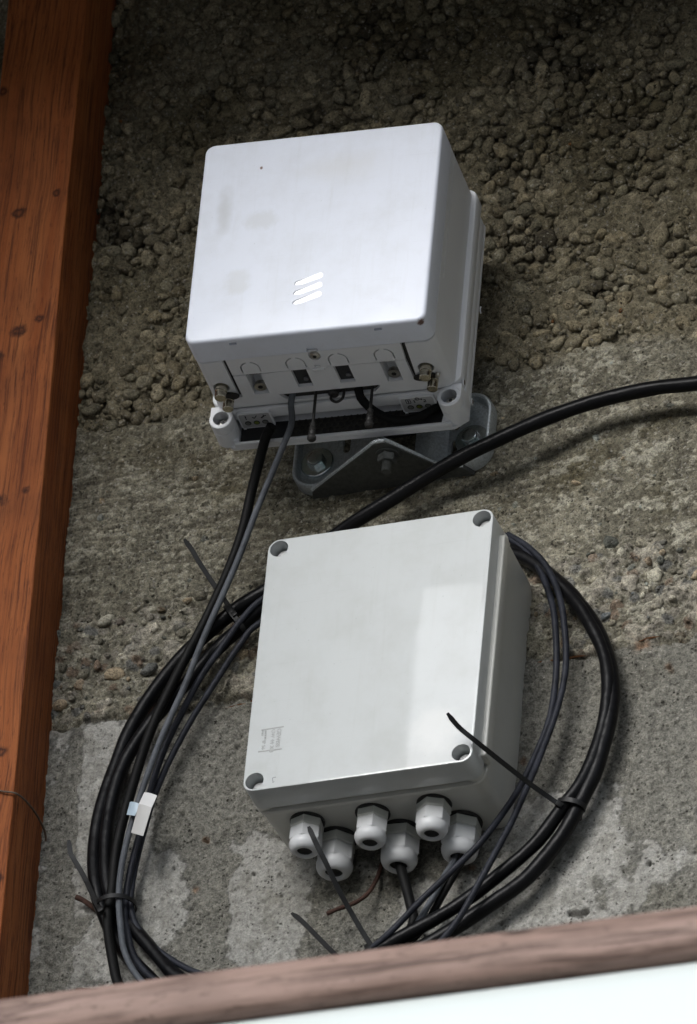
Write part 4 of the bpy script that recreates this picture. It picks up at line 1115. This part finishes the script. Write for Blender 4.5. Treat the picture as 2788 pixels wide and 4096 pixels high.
# vertical rib along the right flank of the base
for sx in (-1, 1):
    rail_ = J('side_rail', bbox(min(sx * 0.0935, sx * 0.0993), max(sx * 0.0935, sx * 0.0993), -0.0835, -0.0702, CZ - 0.1045, CZ + 0.1045, 0.0013, 3), M_BOX)
    J('rail_bead', bbox(min(sx * 0.0964, sx * 0.0974), max(sx * 0.0964, sx * 0.0974), -0.0839, -0.0833, CZ - 0.1030, CZ + 0.1030, 0.0002), M_BOX, rail_)
# moulded lettering, turned a quarter clockwise
def text(s, size, cx, cz, ang, mat, parent, y, ext=0.00008):
    cu = bpy.data.curves.new('t', 'FONT'); cu.body = s; cu.size = size; cu.align_x = 'LEFT'; cu.align_y = 'CENTER'; cu.extrude = ext; cu.offset = size * 0.02
    o = bpy.data.objects.new('t', cu); COL.objects.link(o)
    bpy.context.view_layer.update()
    me = bpy.data.meshes.new_from_object(o.evaluated_get(bpy.context.evaluated_depsgraph_get()))
    bpy.data.objects.remove(o); me.name = 'moulded_lettering'
    me.transform(Matrix.Translation((cx, y, cz)) @ Matrix.Rotation(ang, 4, 'Y') @ Matrix.Rotation(math.pi / 2, 4, 'X'))
    me.materials.clear(); me.materials.append(mat)
    r = bpy.data.objects.new('moulded_lettering', me); COL.objects.link(r); r.parent = parent; return r
def lidxz(px, py): p = at(px, py, DL); return p[0], p[2] + 0.12
Q = math.pi / 2
for s, size, p in (('GEWISS', 0.0050, (1117, 2914)), ('GW 44 208', 0.0045, (1094, 2917)), ('MADE IN', 0.0021, (1064, 2922)), ('ITALY', 0.0021, (1051, 2922)), ('IP 56', 0.0042, (1056, 2962))):
    x, z = lidxz(*p); text(s, size, x, z, Q, M_EMB, lid, -DL - 0.0002)
for (p, q) in (((1046, 2920), (1136, 2906)), ((1033, 3007), (1128, 2995))):
    a, b2 = lidxz(*p), lidxz(*q)
    J('moulded_line', prism([(a[0], a[1] + 0.0005), (b2[0], b2[1] + 0.0005), (b2[0], b2[1] - 0.0005), (a[0], a[1] - 0.0005)], -DL - 0.0003, -DL - 0.00005), M_EMB, lid, None)
a = lidxz(1094, 3112)
bm = bmesh.new()
sweep([(a[0] + 0.002, -DL - 0.0003, a[1] + 0.0005), (a[0] - 0.0008, -DL - 0.0003, a[1]), (a[0], -DL - 0.0003, a[1] - 0.0045), (a[0] + 0.0012, -DL - 0.0003, a[1] - 0.0036)], [(-0.0002, 0), (0, 0.0001), (0.0002, 0), (0, -0.0001)], bm)
J('pen_mark', bm, flat('pen_ink', (0.10, 0.10, 0.13)), lid, None)
# glands
GL = [(-0.0590, -0.0495, 0), (-0.0050, -0.0490, 0), (0.0462, -0.0500, 0), (-0.0445, -0.0220, 1), (0.0085, -0.0200, 1), (0.0588, -0.0208, 1)]
gland_first = {}
def gland(big):
    k = 1.16 if big else 1.0
    e = empty('cable_gland')
    e.parent = jb
    J('gasket', lathe([(0.0136 * k, 0.0012), (0.0140 * k, 0.0), (0.0136 * k, -0.0014)], 28, 'z'), M_RUBBER, e)
    J('hex_body', lathe([(0.0131 * k, -0.0012), (0.0137 * k, -0.0020), (0.0137 * k, -0.0075 * k), (0.0125 * k, -0.0085 * k)], 6, 'z'), M_NYLON2, e, 25)
    cap = [(0.0120 * k, -0.0080 * k), (0.0132 * k, -0.0095 * k), (0.0133 * k, -0.0190 * k)]
    J('clamping_nut', lathe(cap + [(0.0120 * k, -0.0205 * k)], 6, 'z'), M_NYLON, e, 25)
    dome = [(0.0118 * k, -0.0190 * k), (0.0126 * k, -0.0215 * k), (0.0124 * k, -0.0240 * k), (0.0112 * k, -0.0268 * k), (0.0092 * k, -0.0286 * k), (0.0072 * k, -0.0292 * k), (0.0062 * k, -0.0285 * k), (0.0060 * k, -0.0200 * k)]
    J('dome', lathe(dome, 32, 'z', cap=False), M_NYLON, e, 60)
    J('seal', lathe([(0.0061 * k, -0.0268 * k), (0.0050 * k, -0.0255 * k), (0.0001, -0.0250 * k)], 20, 'z', cap=False), M_RUBBER, e)
    return e
for i, (x, y, bg_) in enumerate(GL):
    if bg_ not in gland_first:
        e = gland(bg_); gland_first[bg_] = e
    else:
        e0 = gland_first[bg_]; e = e0.copy(); COL.objects.link(e); e.parent = jb
        for ch in list(e0.children):
            c = ch.copy(); COL.objects.link(c); c.parent = e
    e.location = (x, y, 0.0)
    e.rotation_euler = (0, 0, (0.15, 0.42, 0.95, 0.3, 0.6, 0.1)[i])

# ------------------------------------------------------------------ cables
GRP = 'black cables coiled round the junction box'
def cable(name, pts, r, mat, label, wob=0.0, seed=0, group=GRP, n=14, ridges=0):
    P = catmull([at(*p) if len(p) == 3 else np.array(p[:3]) for p in pts], 0.004)
    t = np.arange(len(P)) * 0.004
    rr_ = np.random.default_rng(seed + 5); ph = rr_.uniform(0, 6.28, 8)
    P = P + np.stack([np.sin(t * 60 + ph[0]) * 0.0006 + np.sin(t * 23 + ph[1]) * 0.0009, np.sin(t * 41 + ph[2]) * 0.0006, np.sin(t * 52 + ph[3]) * 0.0006 + np.sin(t * 19 + ph[4]) * 0.0008], 1) * (0.6 + wob * 3)
    sc = 1 + wob * (0.6 * np.sin(t * 95 + ph[5]) + 0.4 * np.sin(t * 170 + ph[6]))
    o = bm_obj(name, sweep(P, circ(r, n), scale=sc), mat, None, 70)
    return tag(o, label, 'cable', group)
cable('thick_cable', [(9500, 900, .030), (6500, 1180, .030), (4300, 1370, .030), (3200, 1480, .030), (2788, 1535, .028), (2600, 1555, .028), (2400, 1600, .028), (2200, 1672, .030), (2020, 1748, .034), (1850, 1825, .034), (1700, 1910, .030), (1560, 2000, .026), (1430, 2080, .022), (1330, 2150, .014), (1180, 2270, .012), (1070, 2360, .016), (960, 2430, .016), (860, 2510, .015), (760, 2600, .014), (640, 2740, .012), (520, 2920, .012), (455, 3075, .012), (405, 3240, .013), (378, 3400, .014), (385, 3550, .016), (418, 3650, .012), (480, 3780, .010), (580, 3900, .011), (740, 4020, .013), (1000, 4060, .018), (1300, 3960, .022), (1600, 3830, .024), (1760, 3750, .024), (1960, 3620, .022), (2110, 3510, .020), (2240, 3350, .020), (2322, 3200, .020), (2395, 3050, .020), (2445, 2860, .020), (2448, 2700, .019), (2395, 2530, .018), (2300, 2400, .016), (2180, 2290, .013), (2060, 2210, .010), (1900, 2200, .010)],
      0.0061, M_CBLK, 'thickest glossy black cable, entering from the right edge and crossing under the bracket', wob=0.03, seed=1)
cable('thick_cable', [(1250, 2290, .014), (1080, 2400, .020), (960, 2505, .019), (860, 2600, .019), (740, 2740, .017), (600, 2890, .017), (505, 3040, .018), (455, 3190, .018), (428, 3330, .018), (425, 3470, .018), (442, 3580, .018), (490, 3668, .014), (560, 3752, .014), (645, 3845, .015), (725, 3912, .016), (900, 3985, .018), (1150, 3960, .022), (1450, 3835, .026), (1620, 3745, .028), (1800, 3640, .026), (1980, 3510, .024), (2150, 3370, .023), (2262, 3215, .023), (2318, 3140, .023), (2385, 3000, .022), (2428, 2820, .022), (2418, 2640, .021), (2350, 2480, .020), (2250, 2350, .017), (2120, 2240, .013), (2000, 2200, .010)],
      0.0056, M_CBLK, 'lumpy glossy black cable, inner of the thick pair right of the junction box', wob=0.05, seed=2)
cable('radio_cable', [(1085, 1700, .080), (1062, 1745, .072), (1040, 1830, .060), (1008, 1960, .048), (965, 2130, .040), (900, 2310, .034), (820, 2490, .030), (735, 2650, .027), (655, 2810, .026), (585, 2970, .026), (530, 3130, .027), (488, 3290, .027), (462, 3420, .026), (447, 3560, .024), (430, 3684, .022), (455, 3842, .024), (487, 3956, .024), (600, 4090, .024), (850, 4140, .024), (1150, 4060, .024), (1400, 3920, .024), (1580, 3800, .024), (1655, 3700, .022), (1645, 3620, .022), (1620, 3530, .021)] + [tuple(np.array((0.0090, -0.0200, -0.1500)))+ ('w',), tuple(np.array((0.0085, -0.0200, -0.1380))) + ('w',)],
      0.0041, M_CMAT, 'matt black cable dropping from the left end of the radio box', wob=0.01, seed=3)
rs0 = rworld(-0.0335, 0.084, -HH + 0.004)
cable('radio_cable', [tuple(rs0) + ('w',), tuple(rworld(-0.0345, 0.0845, -HH - 0.006)) + ('w',), (1165, 1690, .080), (1132, 1780, .070), (1085, 1900, .058), (1025, 2050, .050), (960, 2220, .044), (885, 2400, .040), (808, 2570, .037), (735, 2740, .035), (665, 2900, .035), (605, 3060, .035), (555, 3200, .035), (518, 3330, .034), (492, 3450, .032), (478, 3570, .030), (480, 3684, .028), (499, 3811, .028), (569, 3931, .028), (720, 4060, .026), (1000, 4080, .024), (1300, 3960, .024), (1500, 3850, .024), (1640, 3730, .025), (1725, 3600, .024), (1775, 3510, .024)] + [tuple(np.array((0.0560, -0.0208, -0.1520))) + ('w',), tuple(np.array((0.0560, -0.0208, -0.1380))) + ('w',)],
      0.0026, M_CGRY, 'faded blue-grey cable hanging from the middle slot of the radio box', seed=4)
cable('thin_cable', [(1200, 2330, .020), (1050, 2395, .026), (965, 2475, .026), (885, 2590, .026), (800, 2715, .025), (725, 2860, .024), (655, 3010, .023), (598, 3180, .023), (552, 3350, .023), (518, 3500, .022), (500, 3640, .020), (506, 3716, .018), (537, 3830, .018), (619, 3918, .018), (780, 4010, .020), (1020, 4010, .022), (1250, 3920, .026), (1430, 3830, .030), (1560, 3732, .034), (1700, 3590, .036), (1820, 3470, .038), (1925, 3365, .040), (2020, 3245, .036), (2080, 3150, .030), (2140, 3020, .026), (2195, 2880, .024), (2218, 2740, .024), (2222, 2580, .024), (2212, 2420, .022), (2165, 2290, .018), (2100, 2200, .014), (2020, 2140, .010)],
      0.0027, M_CTHN, 'thin weathered cable crossing the lower right corner of the junction box, inner of the two', seed=5)
cable('thin_cable', [(1220, 2420, .014), (1035, 2500, .020), (960, 2585, .020), (860, 2730, .019), (770, 2870, .018), (695, 3010, .018), (640, 3125, .018), (598, 3230, .018), (560, 3370, .018), (535, 3500, .018), (525, 3620, .018), (545, 3700, .016), (607, 3779, .015), (682, 3836, .015), (790, 3893, .016), (940, 3925, .018), (1200, 3930, .022), (1450, 3890, .028), (1640, 3850, .034), (1735, 3795, .038), (1835, 3680, .040), (1935, 3500, .040), (2035, 3310, .038), (2098, 3165, .034), (2165, 3010, .028), (2225, 2850, .026), (2260, 2690, .026), (2264, 2540, .026), (2245, 2400, .024), (2190, 2275, .020), (2110, 2190, .016), (2030, 2140, .011)],
      0.0026, M_CTHN, 'thin dull cable bowing out right of the junction box, outer of the two', seed=6)
cable('gland_cable', [tuple(np.array((0.0630, -0.0208, -0.1380))) + ('w',), tuple(np.array((0.0630, -0.0215, -0.1530))) + ('w',), (1815, 3500, .020), (1770, 3580, .018), (1705, 3690, .016), (1620, 3780, .015), (1450, 3880, .014), (1200, 3980, .014), (950, 4020, .014), (760, 3990, .014), (660, 3930, .014)],
      0.0030, M_CMAT, 'short matt black cable leaving the rear right cable gland towards lower left', seed=7)
cable('inner_cable', [tuple(rworld(0.022, 0.084, -HH + 0.004)) + ('w',), tuple(rworld(0.0235, 0.087, -HH - 0.006)) + ('w',), tuple(rworld(0.032, 0.098, -HH - 0.0125)) + ('w',), tuple(rworld(0.046, 0.106, -HH - 0.0165)) + ('w',), tuple(rworld(0.062, 0.1085, -HH - 0.0150)) + ('w',), tuple(rworld(0.078, 0.110, -HH - 0.0060)) + ('w',), tuple(rworld(0.084, 0.111, -HH + 0.0020)) + ('w',)],
      0.0036, M_CMAT, 'black cable curving inside the dark underside of the radio box', seed=8, group='black cables plugged into the radio box')

# white marker flag folded round the faded cable
fl_ = empty('cable_marker', tuple(at(590, 3270, .04)))
tag(fl_, 'white paper marker flag taped round the coiled cables on the left', 'marker')
M_PAPER = plastic('marker_paper', (0.66, 0.66, 0.655), 0.5, 0.05)
M_PAPERB = plastic('marker_film', (0.42, 0.52, 0.60), 0.3, 0.03)
L0 = np.array(fl_.location)
def sheet(name, pts, mat, th=0.0004, bulge=0.0012):
    P = [at(*p) - L0 for p in pts]
    A, Bq, Cq, D = [np.array(p) for p in P]
    bm = bmesh.new(); N = 8
    g1 = {}
    for s in (0, 1):
        for i in range(N + 1):
            for j in range(N + 1):
                u, v = i / N, j / N
                p = A * (1 - u) * (1 - v) + Bq * u * (1 - v) + Cq * u * v + D * (1 - u) * v
                p = p + np.array((0, -bulge * math.sin(math.pi * u) * (0.6 + 0.4 * math.cos(3 * v)) - th * s, 0))
                g1[s, i, j] = bm.verts.new(tuple(p))
    for s in (0, 1):
        for i in range(N):
            for j in range(N): bm.faces.new((g1[s, i, j], g1[s, i + 1, j], g1[s, i + 1, j + 1], g1[s, i, j + 1]))
    for i in range(N):
        for (a, b_) in (((i, 0), (i + 1, 0)), ((i, N), (i + 1, N)), ((0, i), (0, i + 1)), ((N, i), (N, i + 1))):
            bm.faces.new((g1[0, a[0], a[1]], g1[0, b_[0], b_[1]], g1[1, b_[0], b_[1]], g1[1, a[0], a[1]]))
    return bm_obj(name, bm, mat, fl_, 60)
sheet('upper_flag', [(578, 3170, .043), (629, 3183, .045), (607, 3232, .046), (556, 3216, .043)], M_PAPER)
sheet('lower_flag', [(556, 3217, .0445), (607, 3232, .0465), (573, 3345, .046), (525, 3332, .042)], plastic('marker_paper_aged', (0.50, 0.495, 0.48), 0.45, 0.06))
sheet('wrap_band', [(520, 3209, .040), (560, 3217, .0435), (540, 3264, .0430), (507, 3260, .040)], M_PAPERB, bulge=0.0016)

# ------------------------------------------------------------------ cable ties
def tie(tail, head, loop_c, loop_r, loop_dir, label, width=0.0040):
    """tail: image points with depth; head last; loop: ellipse round the bundle"""
    H = at(*head)
    e = empty('cable_tie', tuple(H)); tag(e, label, 'cable tie', 'black plastic cable ties on the cable coil')
    P = catmull([at(*p) - H for p in tail], 0.002)
    sc = np.ones(len(P)); sc[:3] = np.linspace(0.55, 1, 3)
    bm_obj('tail', sweep(P, [(-width / 2, -0.0005), (width / 2, -0.0005), (width / 2, 0.0005), (-width / 2, 0.0005)], scale=sc, up=(0.3, -1, 0.2)), M_TIE, e, 40)
    d = P[-1] - P[-4]; d = d / np.linalg.norm(d)
    up = np.array((0, -1.0, 0)); s = np.cross(d, up); s /= np.linalg.norm(s); up = np.cross(s, d)
    bm = bbox(-0.0022, 0.0022, -0.0026, 0.0026, -0.0018, 0.0018, 0.0005)
    mt = Matrix([[s[0], d[0], up[0]], [s[1], d[1], up[1]], [s[2], d[2], up[2]]])
    bmesh.ops.transform(bm, matrix=mt.to_4x4(), verts=bm.verts)
    bm_obj('head', bm, M_TIE, e, 40)
    c = at(*loop_c) - H; a = at(*loop_dir) - at(*loop_c); ra = np.linalg.norm(a); a = a / ra
    o_ = np.array((0, -1.0, 0)); o_ -= a * (a @ o_); o_ /= np.linalg.norm(o_)
    ring = np.array([c + a * ra * math.cos(t) + o_ * loop_r * math.sin(t) for t in np.linspace(0, 2 * math.pi, 41)])
    bm2 = bmesh.new(); ax = np.cross(a, o_); rgs = []
    for p in ring[:-1]:
        n = (p - c); n /= np.linalg.norm(n)
        rgs.append([bm2.verts.new(tuple(p + ax * u + n * v)) for u, v in ((-width / 2, -0.0004), (width / 2, -0.0004), (width / 2, 0.0006), (-width / 2, 0.0006))])
    for i in range(len(rgs)):
        A, Bq = rgs[i], rgs[(i + 1) % len(rgs)]
        for k in range(4): bm2.faces.new((A[k], A[(k + 1) % 4], Bq[(k + 1) % 4], Bq[k]))
    bm_obj('loop', bm2, M_TIE, e, 40)
tie([(737, 2157, .040), (768, 2200, .038), (800, 2255, .034), (860, 2345, .028), (905, 2410, .026), (938, 2458, .028)], (938, 2458, .029), (945, 2482, .018), 0.0115, (985, 2532, .018), 'cable tie with its tail sticking up behind the hanging radio cables')
tie([(1789, 2852, .125), (1812, 2882, .120), (1842, 2915, .113), (1900, 2962, .104), (2000, 3042, .078), (2110, 3128, .052), (2190, 3185, .036), (2232, 3214, .030)], (2236, 3217, .030), (2285, 3222, .0215), 0.0085, (2340, 3228, .0215), 'cable tie whose tail points across the lower right corner of the grey lid')
tie([(275, 3360, .030), (281, 3408, .029), (290, 3428, .028), (335, 3505, .026), (370, 3580, .028), (395, 3630, .030)], (402, 3640, .031), (465, 3625, .020), 0.0150, (540, 3612, .020), 'cable tie cinching the whole bundle at lower left beside the rusty rod')
tie([(1234, 3306, .082), (1262, 3368, .078), (1305, 3455, .070), (1355, 3560, .058), (1410, 3660, .046), (1470, 3760, .036), (1500, 3800, .032)], (1503, 3806, .032), (1500, 3838, .024), 0.0130, (1528, 3885, .024), 'cable tie whose long tail crosses in front of the leftmost cable glands')
tie([(1166, 3652, .030), (1198, 3676, .030), (1235, 3712, .029), (1300, 3778, .027), (1355, 3832, .026)], (1362, 3838, .026), (1345, 3895, .022), 0.0130, (1330, 3950, .022), 'cable tie with bare tail lying over pale concrete just above the handrail')

# ------------------------------------------------------------------ rusty rods standing out of the wall
def rod(pts, r, label, mat=M_RUST):
    P = catmull([at(*p) for p in pts], 0.002)
    sc = 1 + 0.06 * np.sin(np.arange(len(P)) * 1.3)
    o = bm_obj('rusty_rod', sweep(P, circ(r, 9), scale=sc), mat, None, 60)
    tag(o, label, 'rod', 'rusty steel rods in the wall')
rod([(303, 3588, .012), (330, 3600, .010), (370, 3628, .008), (410, 3660, .002), (430, 3675, -.004)], 0.0022, 'stubby rusty steel rod poking out behind the cable bundle at lower left')
rod([(1307, 3655, .026), (1350, 3636, .024), (1410, 3615, .020), (1465, 3580, .016), (1500, 3530, .010), (1520, 3480, .004), (1530, 3440, -.004)], 0.0018, 'bent reddish-brown steel rod curving from the wall under the cable glands')
rod([(305, 3966, .014), (345, 3964, .010), (390, 3978, .004), (420, 3990, -.004)], 0.0026, 'dark rusty rod stub at the very bottom left just above the handrail')
rod([(2325, 3240, .012), (2322, 3262, .008), (2318, 3285, -.002)], 0.0016, 'tiny rusty rod end under the cable tie right of the junction box')
print('objects', len(bpy.data.objects))
